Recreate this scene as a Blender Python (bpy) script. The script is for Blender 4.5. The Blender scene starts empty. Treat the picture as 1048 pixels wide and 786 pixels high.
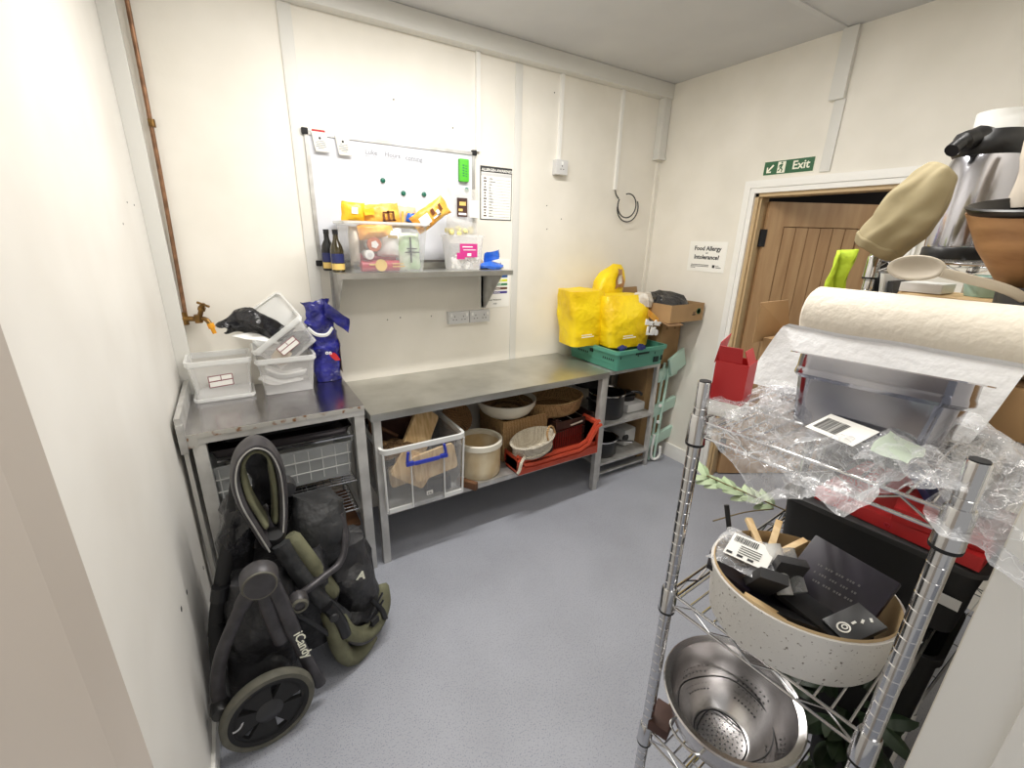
import bpy, bmesh, math, random
from mathutils import Vector, Matrix, noise, Euler
random.seed(7)
PI = math.pi
col = bpy.context.scene.collection
WM = {}

# ------------------------------------------------------------------ materials
def lin(c):
    c = c / 255.0
    return c / 12.92 if c <= 0.04045 else ((c + 0.055) / 1.055) ** 2.4
def rgb(c):
    return (lin(c[0]), lin(c[1]), lin(c[2]), 1.0)
def mat(name, c, rough=0.5, metal=0.0, c2=None, ns=8.0, nd=3.0, bump=0.0, bs=60.0, alpha=1.0, stretch=None,
        spec=0.5, emit=0.0, ramp=(0.35, 0.65), coat=0.0, crease=0.0, cs=30.0):
    m = bpy.data.materials.new(name); m.use_nodes = True
    nt = m.node_tree; N = nt.nodes; L = nt.links; N.clear()
    out = N.new('ShaderNodeOutputMaterial'); b = N.new('ShaderNodeBsdfPrincipled')
    b.inputs['Base Color'].default_value = rgb(c)
    b.inputs['Roughness'].default_value = rough
    b.inputs['Metallic'].default_value = metal
    b.inputs['Specular IOR Level'].default_value = spec
    b.inputs['Coat Weight'].default_value = coat
    tc = N.new('ShaderNodeTexCoord'); mp = N.new('ShaderNodeMapping')
    L.new(tc.outputs['Object'], mp.inputs['Vector'])
    if stretch: mp.inputs['Scale'].default_value = stretch
    if c2 is not None:
        n = N.new('ShaderNodeTexNoise'); n.inputs['Scale'].default_value = ns; n.inputs['Detail'].default_value = nd
        r = N.new('ShaderNodeValToRGB')
        r.color_ramp.elements[0].position = ramp[0]; r.color_ramp.elements[1].position = ramp[1]
        r.color_ramp.elements[0].color = rgb(c); r.color_ramp.elements[1].color = rgb(c2)
        L.new(mp.outputs[0], n.inputs['Vector']); L.new(n.outputs['Fac'], r.inputs[0]); L.new(r.outputs[0], b.inputs['Base Color'])
    if bump > 0:
        n2 = N.new('ShaderNodeTexNoise'); n2.inputs['Scale'].default_value = bs; n2.inputs['Detail'].default_value = 2
        bp = N.new('ShaderNodeBump'); bp.inputs['Strength'].default_value = bump; bp.inputs['Distance'].default_value = 0.01
        L.new(mp.outputs[0], n2.inputs['Vector']); L.new(n2.outputs['Fac'], bp.inputs['Height']); L.new(bp.outputs[0], b.inputs['Normal'])
    if emit > 0:
        b.inputs['Emission Color'].default_value = rgb(c); b.inputs['Emission Strength'].default_value = emit
    if alpha < 1:
        t = N.new('ShaderNodeBsdfTransparent'); mx = N.new('ShaderNodeMixShader'); mx.inputs[0].default_value = alpha
        if alpha < 0.6:      # clear plastic: more opaque at grazing angles
            lw = N.new('ShaderNodeLayerWeight'); lw.inputs[0].default_value = 0.35
            ma = N.new('ShaderNodeMath'); ma.operation = 'MULTIPLY_ADD'
            ma.inputs[1].default_value = 0.32; ma.inputs[2].default_value = alpha; ma.use_clamp = True
            L.new(lw.outputs['Facing'], ma.inputs[0]); L.new(ma.outputs[0], mx.inputs[0])
        if crease > 0:       # creased film: fold highlights painted in as whiter, more opaque lines
            vo = N.new('ShaderNodeTexVoronoi'); vo.feature = 'DISTANCE_TO_EDGE'; vo.inputs['Scale'].default_value = cs
            nz = N.new('ShaderNodeTexNoise'); nz.inputs['Scale'].default_value = cs * .5; nz.inputs['Detail'].default_value = 3
            va = N.new('ShaderNodeVectorMath'); va.operation = 'MULTIPLY_ADD'; va.inputs[1].default_value = (.16, .16, .16)
            L.new(nz.outputs['Color'], va.inputs[0]); L.new(mp.outputs[0], va.inputs[2]); L.new(mp.outputs[0], nz.inputs['Vector']); L.new(va.outputs[0], vo.inputs['Vector'])
            cr = N.new('ShaderNodeMapRange'); cr.inputs['From Min'].default_value = 0.0; cr.inputs['From Max'].default_value = 0.045
            cr.inputs['To Min'].default_value = crease; cr.inputs['To Max'].default_value = 0.0
            n3 = N.new('ShaderNodeTexNoise'); n3.inputs['Scale'].default_value = cs * .35
            pw = N.new('ShaderNodeMath'); pw.operation = 'POWER'; pw.inputs[1].default_value = 2.2; m3 = N.new('ShaderNodeMath'); m3.operation = 'MULTIPLY'; ad = N.new('ShaderNodeMath'); ad.operation = 'ADD'; ad.use_clamp = True
            L.new(mp.outputs[0], n3.inputs['Vector']); L.new(vo.outputs['Distance'], cr.inputs['Value']); L.new(cr.outputs[0], m3.inputs[0]); L.new(n3.outputs['Fac'], pw.inputs[0]); L.new(pw.outputs[0], m3.inputs[1])
            L.new(m3.outputs[0], ad.inputs[0]); L.new(ma.outputs[0], ad.inputs[1]); L.new(ad.outputs[0], mx.inputs[0])
        L.new(t.outputs[0], mx.inputs[1]); L.new(b.outputs[0], mx.inputs[2]); L.new(mx.outputs[0], out.inputs[0])
    else:
        L.new(b.outputs[0], out.inputs[0])
    return m
def speckle(name, base, spots, scale, thr, rough=0.6, bump=0.0):
    """base colour with small darker flecks"""
    m = mat(name, base, rough, bump=bump, bs=scale)
    nt = m.node_tree; N = nt.nodes; L = nt.links
    b = next(n for n in N if n.type == 'BSDF_PRINCIPLED')
    tc = next(n for n in N if n.type == 'TEX_COORD')
    n = N.new('ShaderNodeTexNoise'); n.inputs['Scale'].default_value = scale; n.inputs['Detail'].default_value = 1.5
    r = N.new('ShaderNodeValToRGB'); r.color_ramp.elements[0].position = thr; r.color_ramp.elements[1].position = thr + 0.07
    r.color_ramp.elements[0].color = rgb(base); r.color_ramp.elements[1].color = rgb(spots)
    big = N.new('ShaderNodeTexNoise'); big.inputs['Scale'].default_value = 2.2; big.inputs['Detail'].default_value = 5
    mx = N.new('ShaderNodeMixRGB'); mx.blend_type = 'MULTIPLY'; mx.inputs[0].default_value = 0.35
    r2 = N.new('ShaderNodeValToRGB'); r2.color_ramp.elements[0].position = 0.3; r2.color_ramp.elements[0].color = (0.6, 0.6, 0.6, 1)
    r2.color_ramp.elements[1].position = 0.62; r2.color_ramp.elements[1].color = (1, 1, 1, 1)
    L.new(tc.outputs['Object'], n.inputs['Vector']); L.new(tc.outputs['Object'], big.inputs['Vector'])
    L.new(n.outputs['Fac'], r.inputs[0]); L.new(big.outputs['Fac'], r2.inputs[0])
    L.new(r.outputs[0], mx.inputs[1]); L.new(r2.outputs[0], mx.inputs[2]); L.new(mx.outputs[0], b.inputs['Base Color'])
    return m
def weave(name, c, c2, sx=60.0, sz=90.0, bump=0.8, rough=0.75):
    """crossing strands: two wave bands multiplied"""
    m = mat(name, c, rough)
    nt = m.node_tree; N = nt.nodes; L = nt.links
    b = next(n for n in N if n.type == 'BSDF_PRINCIPLED'); tc = next(n for n in N if n.type == 'TEX_COORD')
    w1 = N.new('ShaderNodeTexWave'); w1.bands_direction = 'Z'; w1.inputs['Scale'].default_value = sz / 6.28; w1.inputs['Distortion'].default_value = 1.5
    w2 = N.new('ShaderNodeTexWave'); w2.bands_direction = 'X'; w2.inputs['Scale'].default_value = sx / 6.28; w2.inputs['Distortion'].default_value = 1.5
    mu = N.new('ShaderNodeMath'); mu.operation = 'MULTIPLY'
    r = N.new('ShaderNodeValToRGB'); r.color_ramp.elements[0].color = rgb(c2); r.color_ramp.elements[1].color = rgb(c)
    r.color_ramp.elements[0].position = 0.02; r.color_ramp.elements[1].position = 0.45
    bp = N.new('ShaderNodeBump'); bp.inputs['Strength'].default_value = bump; bp.inputs['Distance'].default_value = 0.01
    w3 = N.new('ShaderNodeTexWave'); w3.bands_direction = 'Y'; w3.inputs['Scale'].default_value = sx / 6.28; w3.inputs['Distortion'].default_value = 1.5
    av = N.new('ShaderNodeMath'); av.operation = 'MAXIMUM'
    for w in (w1, w2, w3): w.inputs['Distortion'].default_value = 3.0; w.inputs['Detail Scale'].default_value = 2.0; L.new(tc.outputs['Object'], w.inputs['Vector'])
    L.new(w2.outputs['Fac'], av.inputs[0]); L.new(w3.outputs['Fac'], av.inputs[1])
    L.new(w1.outputs['Fac'], mu.inputs[0]); L.new(av.outputs[0], mu.inputs[1]); L.new(mu.outputs[0], r.inputs[0])
    L.new(r.outputs[0], b.inputs['Base Color']); L.new(mu.outputs[0], bp.inputs['Height']); L.new(bp.outputs[0], b.inputs['Normal'])
    return m

M = {}
M['wall'] = mat('painted_wall', (238, 234, 225), 0.55, c2=(228, 224, 214), ns=2.5, bump=0.05, bs=30)
M['wall_cool'] = mat('painted_wall_left', (236, 234, 229), 0.42, c2=(226, 223, 217), ns=2.0, bump=0.05, bs=25)
M['ceil'] = mat('ceiling_paint', (206, 206, 206), 0.7, c2=(198, 198, 199), ns=2)
M['jamb_shade'] = mat('jamb_shade_paint', (186, 177, 168), 0.5, c2=(176, 167, 158), ns=3)  # greyer than the other reveal: shade on the left jamb painted in
M['trimw'] = mat('trim_gloss', (238, 237, 233), 0.35)
M['strip'] = mat('cover_strip', (218, 217, 212), 0.45)
M['floor'] = speckle('vinyl_floor', (164, 167, 177), (136, 140, 152), 190, 0.58, 0.5, bump=0.05)
M['dark_room'] = mat('dim_room_shade', (70, 66, 64), 0.8)
M['steel_top'] = mat('polished_table_steel', (196, 194, 196), 0.2, 1.0, c2=(170, 168, 170), ns=5, nd=6, bump=0.02, bs=200)
M['steel'] = mat('brushed_steel', (200, 199, 193), 0.32, 0.85, c2=(178, 177, 170), ns=5, nd=6, bump=0.02, bs=200)
M['steel_dull'] = mat('dull_steel', (206, 206, 204), 0.42, 0.6, c2=(176, 174, 170), ns=12, nd=6)
M['steel_leg'] = mat('table_leg_steel', (208, 207, 204), 0.42, 0.4, c2=(186, 185, 182), ns=10, nd=4)
M['rust'] = mat('rusty_steel', (196, 194, 188), 0.5, 0.4, c2=(138, 96, 60), ns=34, nd=6, ramp=(0.54, 0.66))
M['chrome'] = mat('chrome', (205, 205, 206), 0.14, 1.0)
M['inox'] = mat('polished_steel', (196, 196, 204), 0.16, 1.0, bump=0.03, bs=14)
M['pan_reflection_steel'] = mat('pan_reflection_steel', (116, 118, 130), 0.14, 1.0, c2=(186, 186, 192), ns=7, nd=1, bump=0.02, bs=9)  # dark bluish tone paints a reflection into the pan's sides
M['cloudy'] = mat('cloudy_plastic', (250, 250, 250), 0.3, alpha=0.15)
M['snack_film'] = mat('snack_film', (206, 204, 198), 0.15, alpha=0.5, bump=0.8, bs=40)
M['corn'] = mat('pale_corn', (236, 224, 150), 0.7)
M['colander'] = mat('worn_steel', (214, 212, 212), 0.26, 1.0, c2=(184, 181, 181), ns=7, nd=5)
M['black'] = mat('black_plastic', (22, 22, 24), 0.35)
M['matt_black'] = mat('matt_black', (26, 26, 28), 0.75)
M['dark'] = mat('dark_plastic', (44, 44, 46), 0.5)
M['rubber'] = mat('rubber', (82, 81, 72), 0.7, c2=(98, 96, 86), ns=20)
M['stroller'] = mat('stroller_frame_grey', (74, 72, 75), 0.42, 0.3, c2=(60, 58, 61), ns=20)
M['olive'] = mat('olive_cushion', (112, 112, 88), 0.8, c2=(88, 88, 68), ns=10, bump=0.2, bs=60)
M['fabric'] = mat('black_nylon', (26, 26, 28), 0.45, c2=(52, 52, 55), ns=9, nd=5, bump=1.0, bs=24)
M['fabric_grey'] = mat('charcoal_nylon', (58, 59, 61), 0.5, c2=(34, 35, 37), ns=9, nd=5, bump=1.0, bs=22)
M['binbag'] = mat('black_bin_liner', (18, 18, 20), 0.22, c2=(34, 34, 38), ns=14, bump=0.9, bs=26)
M['copper'] = mat('aged_copper', (150, 112, 84), 0.45, 0.6, c2=(112, 82, 60), ns=25)
M['brass'] = mat('brass', (150, 116, 66), 0.35, 0.9, c2=(110, 84, 50), ns=30)
M['orange'] = mat('orange_plastic', (232, 160, 30), 0.4)
M['clear'] = mat('clear_plastic', (226, 228, 230), 0.2, alpha=0.10)
M['clear_rim'] = mat('frosted_plastic', (246, 247, 246), 0.3, alpha=0.42)
M['frost'] = mat('frosted_sheet_plastic', (214, 218, 220), 0.35, alpha=0.3)
M['frost_white'] = mat('milky_plastic', (236, 237, 236), 0.35, alpha=0.8)
M['film'] = mat('cling_film', (232, 234, 238), 0.08, alpha=0.10, bump=1.0, bs=22, spec=1.0, crease=1.3, cs=42)
M['film_white'] = mat('crinkled_film', (230, 232, 236), 0.12, alpha=0.26, bump=1.0, bs=30, spec=1.0, crease=1.4, cs=34)
M['white'] = mat('white_plastic', (238, 238, 236), 0.4)
M['board_white'] = mat('whiteboard_surface', (214, 217, 225), 0.15)
M['paper'] = mat('paper', (244, 243, 238), 0.7)
M['tissue'] = mat('paper_towel', (226, 219, 206), 0.85, bump=0.35, bs=55)
M['tissue2'] = mat('paper_towel_sheet', (228, 229, 232), 0.85, bump=0.35, bs=55)
M['ink'] = mat('printed_ink', (50, 50, 52), 0.7)
M['ink_faint'] = mat('faded_marker', (140, 142, 150), 0.7)
M['ink_red'] = mat('maroon_ink', (128, 40, 60), 0.7)
M['green_sign'] = mat('sign_green', (44, 96, 62), 0.4)
M['lum'] = mat('sign_cream', (240, 240, 222), 0.5)
M['green_eraser'] = mat('green_eraser', (84, 190, 48), 0.6)
M['magnet'] = mat('green_magnet', (30, 104, 84), 0.3)
M['grey_tray'] = mat('grey_tray', (96, 94, 92), 0.4)
M['blue_bag'] = mat('blue_foil_bag', (36, 40, 150), 0.22, c2=(20, 22, 96), ns=14, bump=1.0, bs=34, coat=0.4)
M['blue'] = mat('blue_plastic', (44, 60, 170), 0.35)
M['blue_foil'] = mat('bright_blue_wrapper', (40, 96, 196), 0.25, bump=0.8, bs=40)
M['oil'] = mat('dark_oil', (52, 44, 16), 0.12, coat=0.5)
M['label_blue'] = mat('navy_label', (34, 42, 96), 0.5)
M['yellow'] = mat('yellow_woven_bag', (246, 216, 22), 0.45, c2=(222, 184, 6), ns=5, nd=4, bump=1.0, bs=20)
M['yellow_pk'] = mat('yellow_wrapper', (240, 190, 40), 0.35, bump=0.4, bs=40)
M['orange_pk'] = mat('orange_wrapper', (226, 150, 50), 0.35, c2=(240, 190, 90), ns=20, bump=0.4, bs=40)
M['brown_ink'] = mat('brown_print', (112, 62, 30), 0.5)
M['beige_pk'] = mat('beige_packet', (206, 186, 158), 0.6, c2=(190, 165, 130), ns=15)
M['red'] = mat('red_card', (190, 40, 42), 0.5, c2=(172, 30, 34), ns=6)
M['pink'] = mat('pink_wrapper', (176, 40, 62), 0.35)
M['magenta'] = mat('magenta_label', (196, 50, 130), 0.5)
M['gold'] = mat('gold_seal', (222, 190, 110), 0.4)
M['mint_pk'] = mat('mint_packet', (160, 196, 140), 0.4, c2=(220, 230, 214), ns=9)
M['coffee_lid'] = mat('russet_lid', (186, 104, 66), 0.5)
M['crate_green'] = mat('green_crate', (84, 150, 130), 0.45)
M['crate_dark'] = mat('crate_shadow_slots', (20, 44, 38), 0.7)
M['kraft'] = mat('kraft_cardboard', (176, 142, 100), 0.8, c2=(160, 128, 90), ns=5)
M['kraft_dark'] = mat('cardboard_inside', (140, 110, 78), 0.85)
M['mint'] = mat('mint_plastic', (188, 218, 204), 0.45)
M['oak'] = mat('oak_door', (190, 156, 116), 0.5, c2=(172, 136, 98), ns=6, nd=6, stretch=(3, 3, 0.4))
M['oak_groove'] = mat('oak_groove', (120, 90, 62), 0.7)
M['lining'] = mat('pale_wood_lining', (196, 170, 130), 0.5)
M['wood_light'] = mat('pale_chopping_wood', (230, 202, 156), 0.55, c2=(200, 166, 116), ns=10, nd=4, stretch=(6, 1, 1))
M['wood_mid'] = mat('acacia_wood', (176, 134, 92), 0.5, c2=(138, 98, 62), ns=8, nd=5, stretch=(1, 1, 4))
M['wood_dark'] = mat('dark_stained_wood', (72, 44, 34), 0.6, c2=(54, 32, 26), ns=10)
M['wood_ply'] = mat('worn_brown_wood', (120, 84, 56), 0.6, c2=(96, 64, 42), ns=10)
M['cream_cloth'] = mat('cream_veneer', (222, 210, 182), 0.6, c2=(196, 172, 130), ns=7, nd=4, stretch=(1, 1, 0.5))
M['cream_enamel'] = mat('cream_enamel', (218, 214, 200), 0.4, c2=(208, 202, 186), ns=6)
M['seagrass'] = weave('seagrass', (204, 168, 116), (128, 92, 56), 170, 260, 0.6)
M['seagrass_d'] = weave('dark_seagrass', (160, 128, 88), (92, 66, 42), 150, 230, 0.6)
M['white_wicker'] = weave('white_wicker', (240, 234, 218), (186, 172, 150), 190, 330, 0.6)
M['wicker'] = weave('wicker', (190, 150, 104), (110, 78, 50), 190, 300, 0.6)
M['speck'] = speckle('speckled_cream_band', (222, 220, 216), (130, 122, 114), 150, 0.66, 0.7, bump=0.12)
M['terra'] = mat('terracotta_plastic', (196, 78, 52), 0.45, c2=(178, 66, 44), ns=9)
M['terra_d'] = mat('dark_red_plastic', (120, 34, 28), 0.5)
M['cap'] = mat('khaki_cotton', (164, 152, 120), 0.85, c2=(146, 134, 102), ns=6, bump=0.25, bs=20)
M['spoon'] = mat('stone_nylon', (186, 176, 160), 0.5)
M['cloth_beige'] = mat('pale_linen', (204, 194, 180), 0.85, bump=0.3, bs=14)
M['hivis'] = mat('lime_cloth', (176, 200, 40), 0.7, bump=0.6, bs=24)
M['teal'] = mat('pale_teal_ceramic', (160, 190, 180), 0.3)
M['glassy'] = mat('jar_glass', (200, 206, 204), 0.08, alpha=0.3)
M['leaf'] = mat('eucalyptus_leaf', (156, 176, 138), 0.6, c2=(184, 198, 166), ns=10)
M['leaf_dark'] = mat('dark_leaf', (46, 66, 40), 0.5, c2=(28, 42, 26), ns=12)
M['stemm'] = mat('twig', (120, 104, 70), 0.7)
M['purple_blk'] = mat('black_printed_card', (20, 18, 24), 0.4, c2=(34, 26, 44), ns=9)
M['label_yel'] = mat('yellow_sticker', (226, 210, 60), 0.5)
M['grey_card'] = mat('graphite_card', (58, 58, 60), 0.5)
M['cable'] = mat('black_cable', (34, 36, 38), 0.5)
M['groove'] = mat('post_groove', (60, 60, 62), 0.4, 0.6)
M['oven_pan'] = mat('dark_baking_steel', (66, 62, 64), 0.35, 0.7)
M['lime_sheet'] = mat('pale_green_film', (206, 222, 200), .3, alpha=.6)
M['pale_stuff'] = mat('pale_bagged_goods', (220, 216, 208), 0.7, c2=(190, 178, 160), ns=16, bump=0.5, bs=30)
M['socket'] = mat('socket_grey', (206, 206, 206), 0.35)

# ------------------------------------------------------------------ geometry
class MB:
    def __init__(s): s.bm = bmesh.new()
    def box(s, c, d, R=None, bev=0.0, taper=1.0):
        """box of size d centred at c; taper scales the bottom"""
        vs = []
        for z in (-.5, .5):
            k = taper if z < 0 else 1.0
            for x, y in ((-.5, -.5), (.5, -.5), (.5, .5), (-.5, .5)):
                v = Vector((x * d[0] * k, y * d[1] * k, z * d[2]))
                if R is not None: v = R @ v
                vs.append(s.bm.verts.new(v + Vector(c)))
        fs = [(3, 2, 1, 0), (4, 5, 6, 7), (0, 1, 5, 4), (1, 2, 6, 5), (2, 3, 7, 6), (3, 0, 4, 7)]
        F = [s.bm.faces.new([vs[i] for i in f]) for f in fs]
        if bev > 0:
            es = list({e for f in F for e in f.edges})
            bmesh.ops.bevel(s.bm, geom=es, offset=bev, segments=2, affect='EDGES', profile=0.7)
        return s
    def lo(s, a, b, bev=0.0):
        c = [(a[i] + b[i]) / 2 for i in range(3)]; d = [abs(b[i] - a[i]) for i in range(3)]
        return s.box(c, d, bev=bev)
    def loft(s, rings, cap0=True, cap1=True, closed=False):
        R = [[s.bm.verts.new(Vector(p)) for p in r] for r in rings]; n = len(R[0])
        pairs = list(zip(R[:-1], R[1:])) + ([(R[-1], R[0])] if closed else [])
        for a, b in pairs:
            for i in range(n):
                j = (i + 1) % n
                try: s.bm.faces.new((a[i], a[j], b[j], b[i]))
                except ValueError: pass
        if not closed:
            if cap0: s.bm.faces.new(list(reversed(R[0])))
            if cap1: s.bm.faces.new(R[-1])
        return s
    def tube(s, pts, r, n=8, closed=False, caps=True, flat=1.0, up=None):
        pts = [Vector(p) for p in pts]; k = len(pts); rings = []; prev = None
        for i, p in enumerate(pts):
            if closed: t = pts[(i + 1) % k] - pts[i - 1]
            else: t = pts[min(i + 1, k - 1)] - pts[max(i - 1, 0)]
            t.normalize()
            if prev is None:
                a = Vector(up) if up is not None else (Vector((0, 0, 1)) if abs(t.z) < .9 else Vector((1, 0, 0)))
            else: a = prev
            u = (a - t * a.dot(t)).normalized(); v = t.cross(u); prev = u
            rr = r[i] if isinstance(r, (list, tuple)) else r
            rings.append([p + u * (rr * math.cos(2 * PI * q / n)) + v * (rr * flat * math.sin(2 * PI * q / n)) for q in range(n)])
        return s.loft(rings, caps, caps, closed)
    def cyl(s, a, b, r, r2=None, n=20):
        return s.tube([a, b], [r, r if r2 is None else r2], n)
    def lathe(s, prof, c=(0, 0, 0), n=32, R=None, sx=1.0, sy=1.0):
        """profile of (radius, z) turned about z; closes on r = 0"""
        c = Vector(c); rings = []
        for r, z in prof:
            ring = []
            for q in range(n):
                a = 2 * PI * q / n
                v = Vector((max(r, 1e-5) * sx * math.cos(a), max(r, 1e-5) * sy * math.sin(a), z))
                ring.append(c + (R @ v if R is not None else v))
            rings.append(ring)
        return s.loft(rings, True, True)
    def shell(s, prof, c=(0, 0, 0), n=32, R=None, sx=1.0, sy=1.0):
        """closed loop profile turned about z: a thin-walled ring body"""
        c = Vector(c); rings = []
        for r, z in prof:
            ring = []
            for q in range(n):
                a = 2 * PI * q / n
                v = Vector((r * sx * math.cos(a), r * sy * math.sin(a), z))
                ring.append(c + (R @ v if R is not None else v))
            rings.append(ring)
        return s.loft(rings, closed=True)
    def quad(s, *p):
        s.bm.faces.new([s.bm.verts.new(Vector(q)) for q in p]); return s
    def grid(s, f, nu, nv):
        V = [[s.bm.verts.new(Vector(f(i / nu, j / nv))) for j in range(nv + 1)] for i in range(nu + 1)]
        for i in range(nu):
            for j in range(nv): s.bm.faces.new((V[i][j], V[i + 1][j], V[i + 1][j + 1], V[i][j + 1]))
        return s
    def tray(s, c, d, wall=0.003, taper=0.86, R=None, rim=0.0, rimh=0.01, rc=0.02, seg=5, bottom=True):
        """open rounded-rectangle tub: c = centre of base, d = (lx, ly, h) at the rim"""
        def ring(lx, ly, z, rad):
            o = []
            rad = min(rad, lx / 2 - 1e-4, ly / 2 - 1e-4)
            for cx, cy, a0 in ((1, 1, 0), (-1, 1, 90), (-1, -1, 180), (1, -1, 270)):
                for q in range(seg + 1):
                    a = math.radians(a0 + 90 * q / seg)
                    v = Vector((cx * (lx / 2 - rad) + rad * math.cos(a), cy * (ly / 2 - rad) + rad * math.sin(a), z))
                    o.append((R @ v if R is not None else v) + Vector(c))
            return o
        lx, ly, h = d; t = taper
        rs = [ring(lx * t, ly * t, 0, rc)]
        for k in (0.33, 0.66): rs.append(ring(lx * (t + (1 - t) * k), ly * (t + (1 - t) * k), h * k, rc))
        rs.append(ring(lx, ly, h - rimh, rc))
        if rim > 0:
            rs.append(ring(lx + 2 * rim, ly + 2 * rim, h - rimh, rc + rim)); rs.append(ring(lx + 2 * rim, ly + 2 * rim, h, rc + rim))
        else: rs.append(ring(lx, ly, h, rc))
        w = wall * 2
        rs.append(ring(lx - w, ly - w, h, rc))
        for k in (0.66, 0.33): rs.append(ring(lx * (t + (1 - t) * k) - w, ly * (t + (1 - t) * k) - w, max(h * k, wall), rc))
        rs.append(ring(lx * t - w, ly * t - w, wall if bottom else 0.0, rc))
        if not bottom: return s.loft(rs, closed=True)
        return s.loft(rs)
    def crumple(s, f, a, f2=0, a2=0, seed=0):
        for v in s.bm.verts:
            p = v.co * f + Vector((seed * 3.1, seed * 1.7, seed)); d = noise.noise_vector(p) * a
            if f2: d += noise.noise_vector(v.co * f2 + Vector((seed, 5, 9))) * a2
            v.co += d
        return s
    def bagbody(s, c, w, d, h, top=(0.9, 0.35), R=None, n=36, m=12, sq=3.2, belly=1.06, lean=(0, 0), seed=0, amp=0.012, open_top=False, crease=0.010, crf=9.0):
        """a filled soft sack: rounded-rectangle rings from base to a pinched top"""
        rings = []
        for k in range(m + 1):
            t = k / m
            kx = 0.93 + (belly - 0.93) * math.sin(min(1, t * 1.6) * PI / 2) if t < .6 else belly + (top[0] - belly) * ((t - .6) / .4) ** 1.5
            ky = 0.93 + (belly - 0.93) * math.sin(min(1, t * 1.6) * PI / 2) if t < .6 else belly + (top[1] - belly) * ((t - .6) / .4) ** 1.5
            ring = []
            for q in range(n):
                a = 2 * PI * q / n; ca, sa = math.cos(a), math.sin(a)
                x = math.copysign(abs(ca) ** (2 / sq), ca) * w / 2 * kx; y = math.copysign(abs(sa) ** (2 / sq), sa) * d / 2 * ky
                v = Vector((x + lean[0] * t * t, y + lean[1] * t * t, h * t))
                nr = Vector((ca, sa, 0.15)); cr = 1 - 2.6 * abs(noise.noise(v * crf + Vector((seed * 2.2, 4, seed)))); v += nr * crease * cr * (0.35 + min(1, t * 1.5) * .65)
                v += noise.noise_vector(v * 9 + Vector((seed * 7.3, seed, 2))) * amp * (0.25 + t) + noise.noise_vector(v * 26 + Vector((seed, 3, seed))) * amp * .35
                v.z = max(v.z, 0.0)
                ring.append((R @ v if R is not None else v) + Vector(c))
            rings.append(ring)
        return s.loft(rings, True, not open_top)
    def build(s, name, m, parent=None, loc=None, sharp=38, solid=0, sub=0, flat=False):
        bm = s.bm
        bmesh.ops.recalc_face_normals(bm, faces=bm.faces)
        if parent is not None: W = WM[parent.name]
        else:
            if loc is None:
                xs = [v.co for v in bm.verts]
                loc = ((min(v.x for v in xs) + max(v.x for v in xs)) / 2, (min(v.y for v in xs) + max(v.y for v in xs)) / 2, min(v.z for v in xs))
            W = Matrix.Translation(loc)
        bm.transform(W.inverted())
        if not flat:
            ang = math.radians(sharp)
            for f in bm.faces: f.smooth = True
            for e in bm.edges:
                if len(e.link_faces) == 2 and e.calc_face_angle(0) > ang: e.smooth = False
        me = bpy.data.meshes.new(name); bm.to_mesh(me); bm.free()
        for mm in (m if isinstance(m, (list, tuple)) else [m]): me.materials.append(M[mm] if isinstance(mm, str) else mm)
        o = bpy.data.objects.new(name, me); col.objects.link(o)
        if parent is not None: o.parent = parent
        else: o.location = W.translation
        WM[o.name] = W
        if solid:
            md = o.modifiers.new('Solidify', 'SOLIDIFY'); md.thickness = solid; md.offset = 0
        if sub:
            md = o.modifiers.new('Subdivision', 'SUBSURF'); md.levels = sub; md.render_levels = sub
        return o

def tag(o, label=None, cat=None, group=None, kind=None):
    if label: o['label'] = label
    if cat: o['category'] = cat
    if group: o['group'] = group
    if kind: o['kind'] = kind
    return o
def thing(name, label, cat, loc=(0, 0, 0), rz=0.0, group=None):
    o = bpy.data.objects.new(name, None); col.objects.link(o)
    o.location = loc; o.rotation_euler = (0, 0, rz); o.empty_display_size = 0.05
    WM[o.name] = Matrix.Translation(loc) @ Matrix.Rotation(rz, 4, 'Z')
    return tag(o, label, cat, group)
def struct(o): o['kind'] = 'structure'; return o
def text(name, body, size, origin, xdir, ydir, m, parent, depth=0.0006, align='LEFT', bold=0.0):
    cu = bpy.data.curves.new(name, 'FONT'); cu.body = body; cu.size = size; cu.extrude = depth; cu.align_x = align; cu.offset = bold
    cu.resolution_u = 2
    t = bpy.data.objects.new(name, cu); col.objects.link(t)
    dg = bpy.context.evaluated_depsgraph_get(); me = bpy.data.meshes.new_from_object(t.evaluated_get(dg))
    bpy.data.objects.remove(t); bpy.data.curves.remove(cu)
    X = Vector(xdir).normalized(); Y = Vector(ydir); Y = (Y - X * Y.dot(X)).normalized(); Z = X.cross(Y)
    T = Matrix(((X.x, Y.x, Z.x, origin[0]), (X.y, Y.y, Z.y, origin[1]), (X.z, Y.z, Z.z, origin[2]), (0, 0, 0, 1)))
    me.transform(WM[parent.name].inverted() @ T)
    me.materials.clear(); me.materials.append(M[m])
    o = bpy.data.objects.new(name, me); col.objects.link(o); o.parent = parent; WM[o.name] = WM[parent.name]
    return o
def smooth_path(pts, k=6):
    """Catmull-Rom through pts"""
    P = [Vector(p) for p in pts]; P = [P[0] * 2 - P[1]] + P + [P[-1] * 2 - P[-2]]; o = []
    for i in range(1, len(P) - 2):
        for q in range(k):
            t = q / k; a, b, c, d = P[i - 1:i + 3]
            o.append(0.5 * ((2 * b) + (c - a) * t + (2 * a - 5 * b + 4 * c - d) * t * t + (3 * b - a - 3 * c + d) * t ** 3))
    o.append(P[-2]); return o
RZ = lambda d: Matrix.Rotation(math.radians(d), 3, 'Z')
RX = lambda d: Matrix.Rotation(math.radians(d), 3, 'X')
RY = lambda d: Matrix.Rotation(math.radians(d), 3, 'Y')

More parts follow.
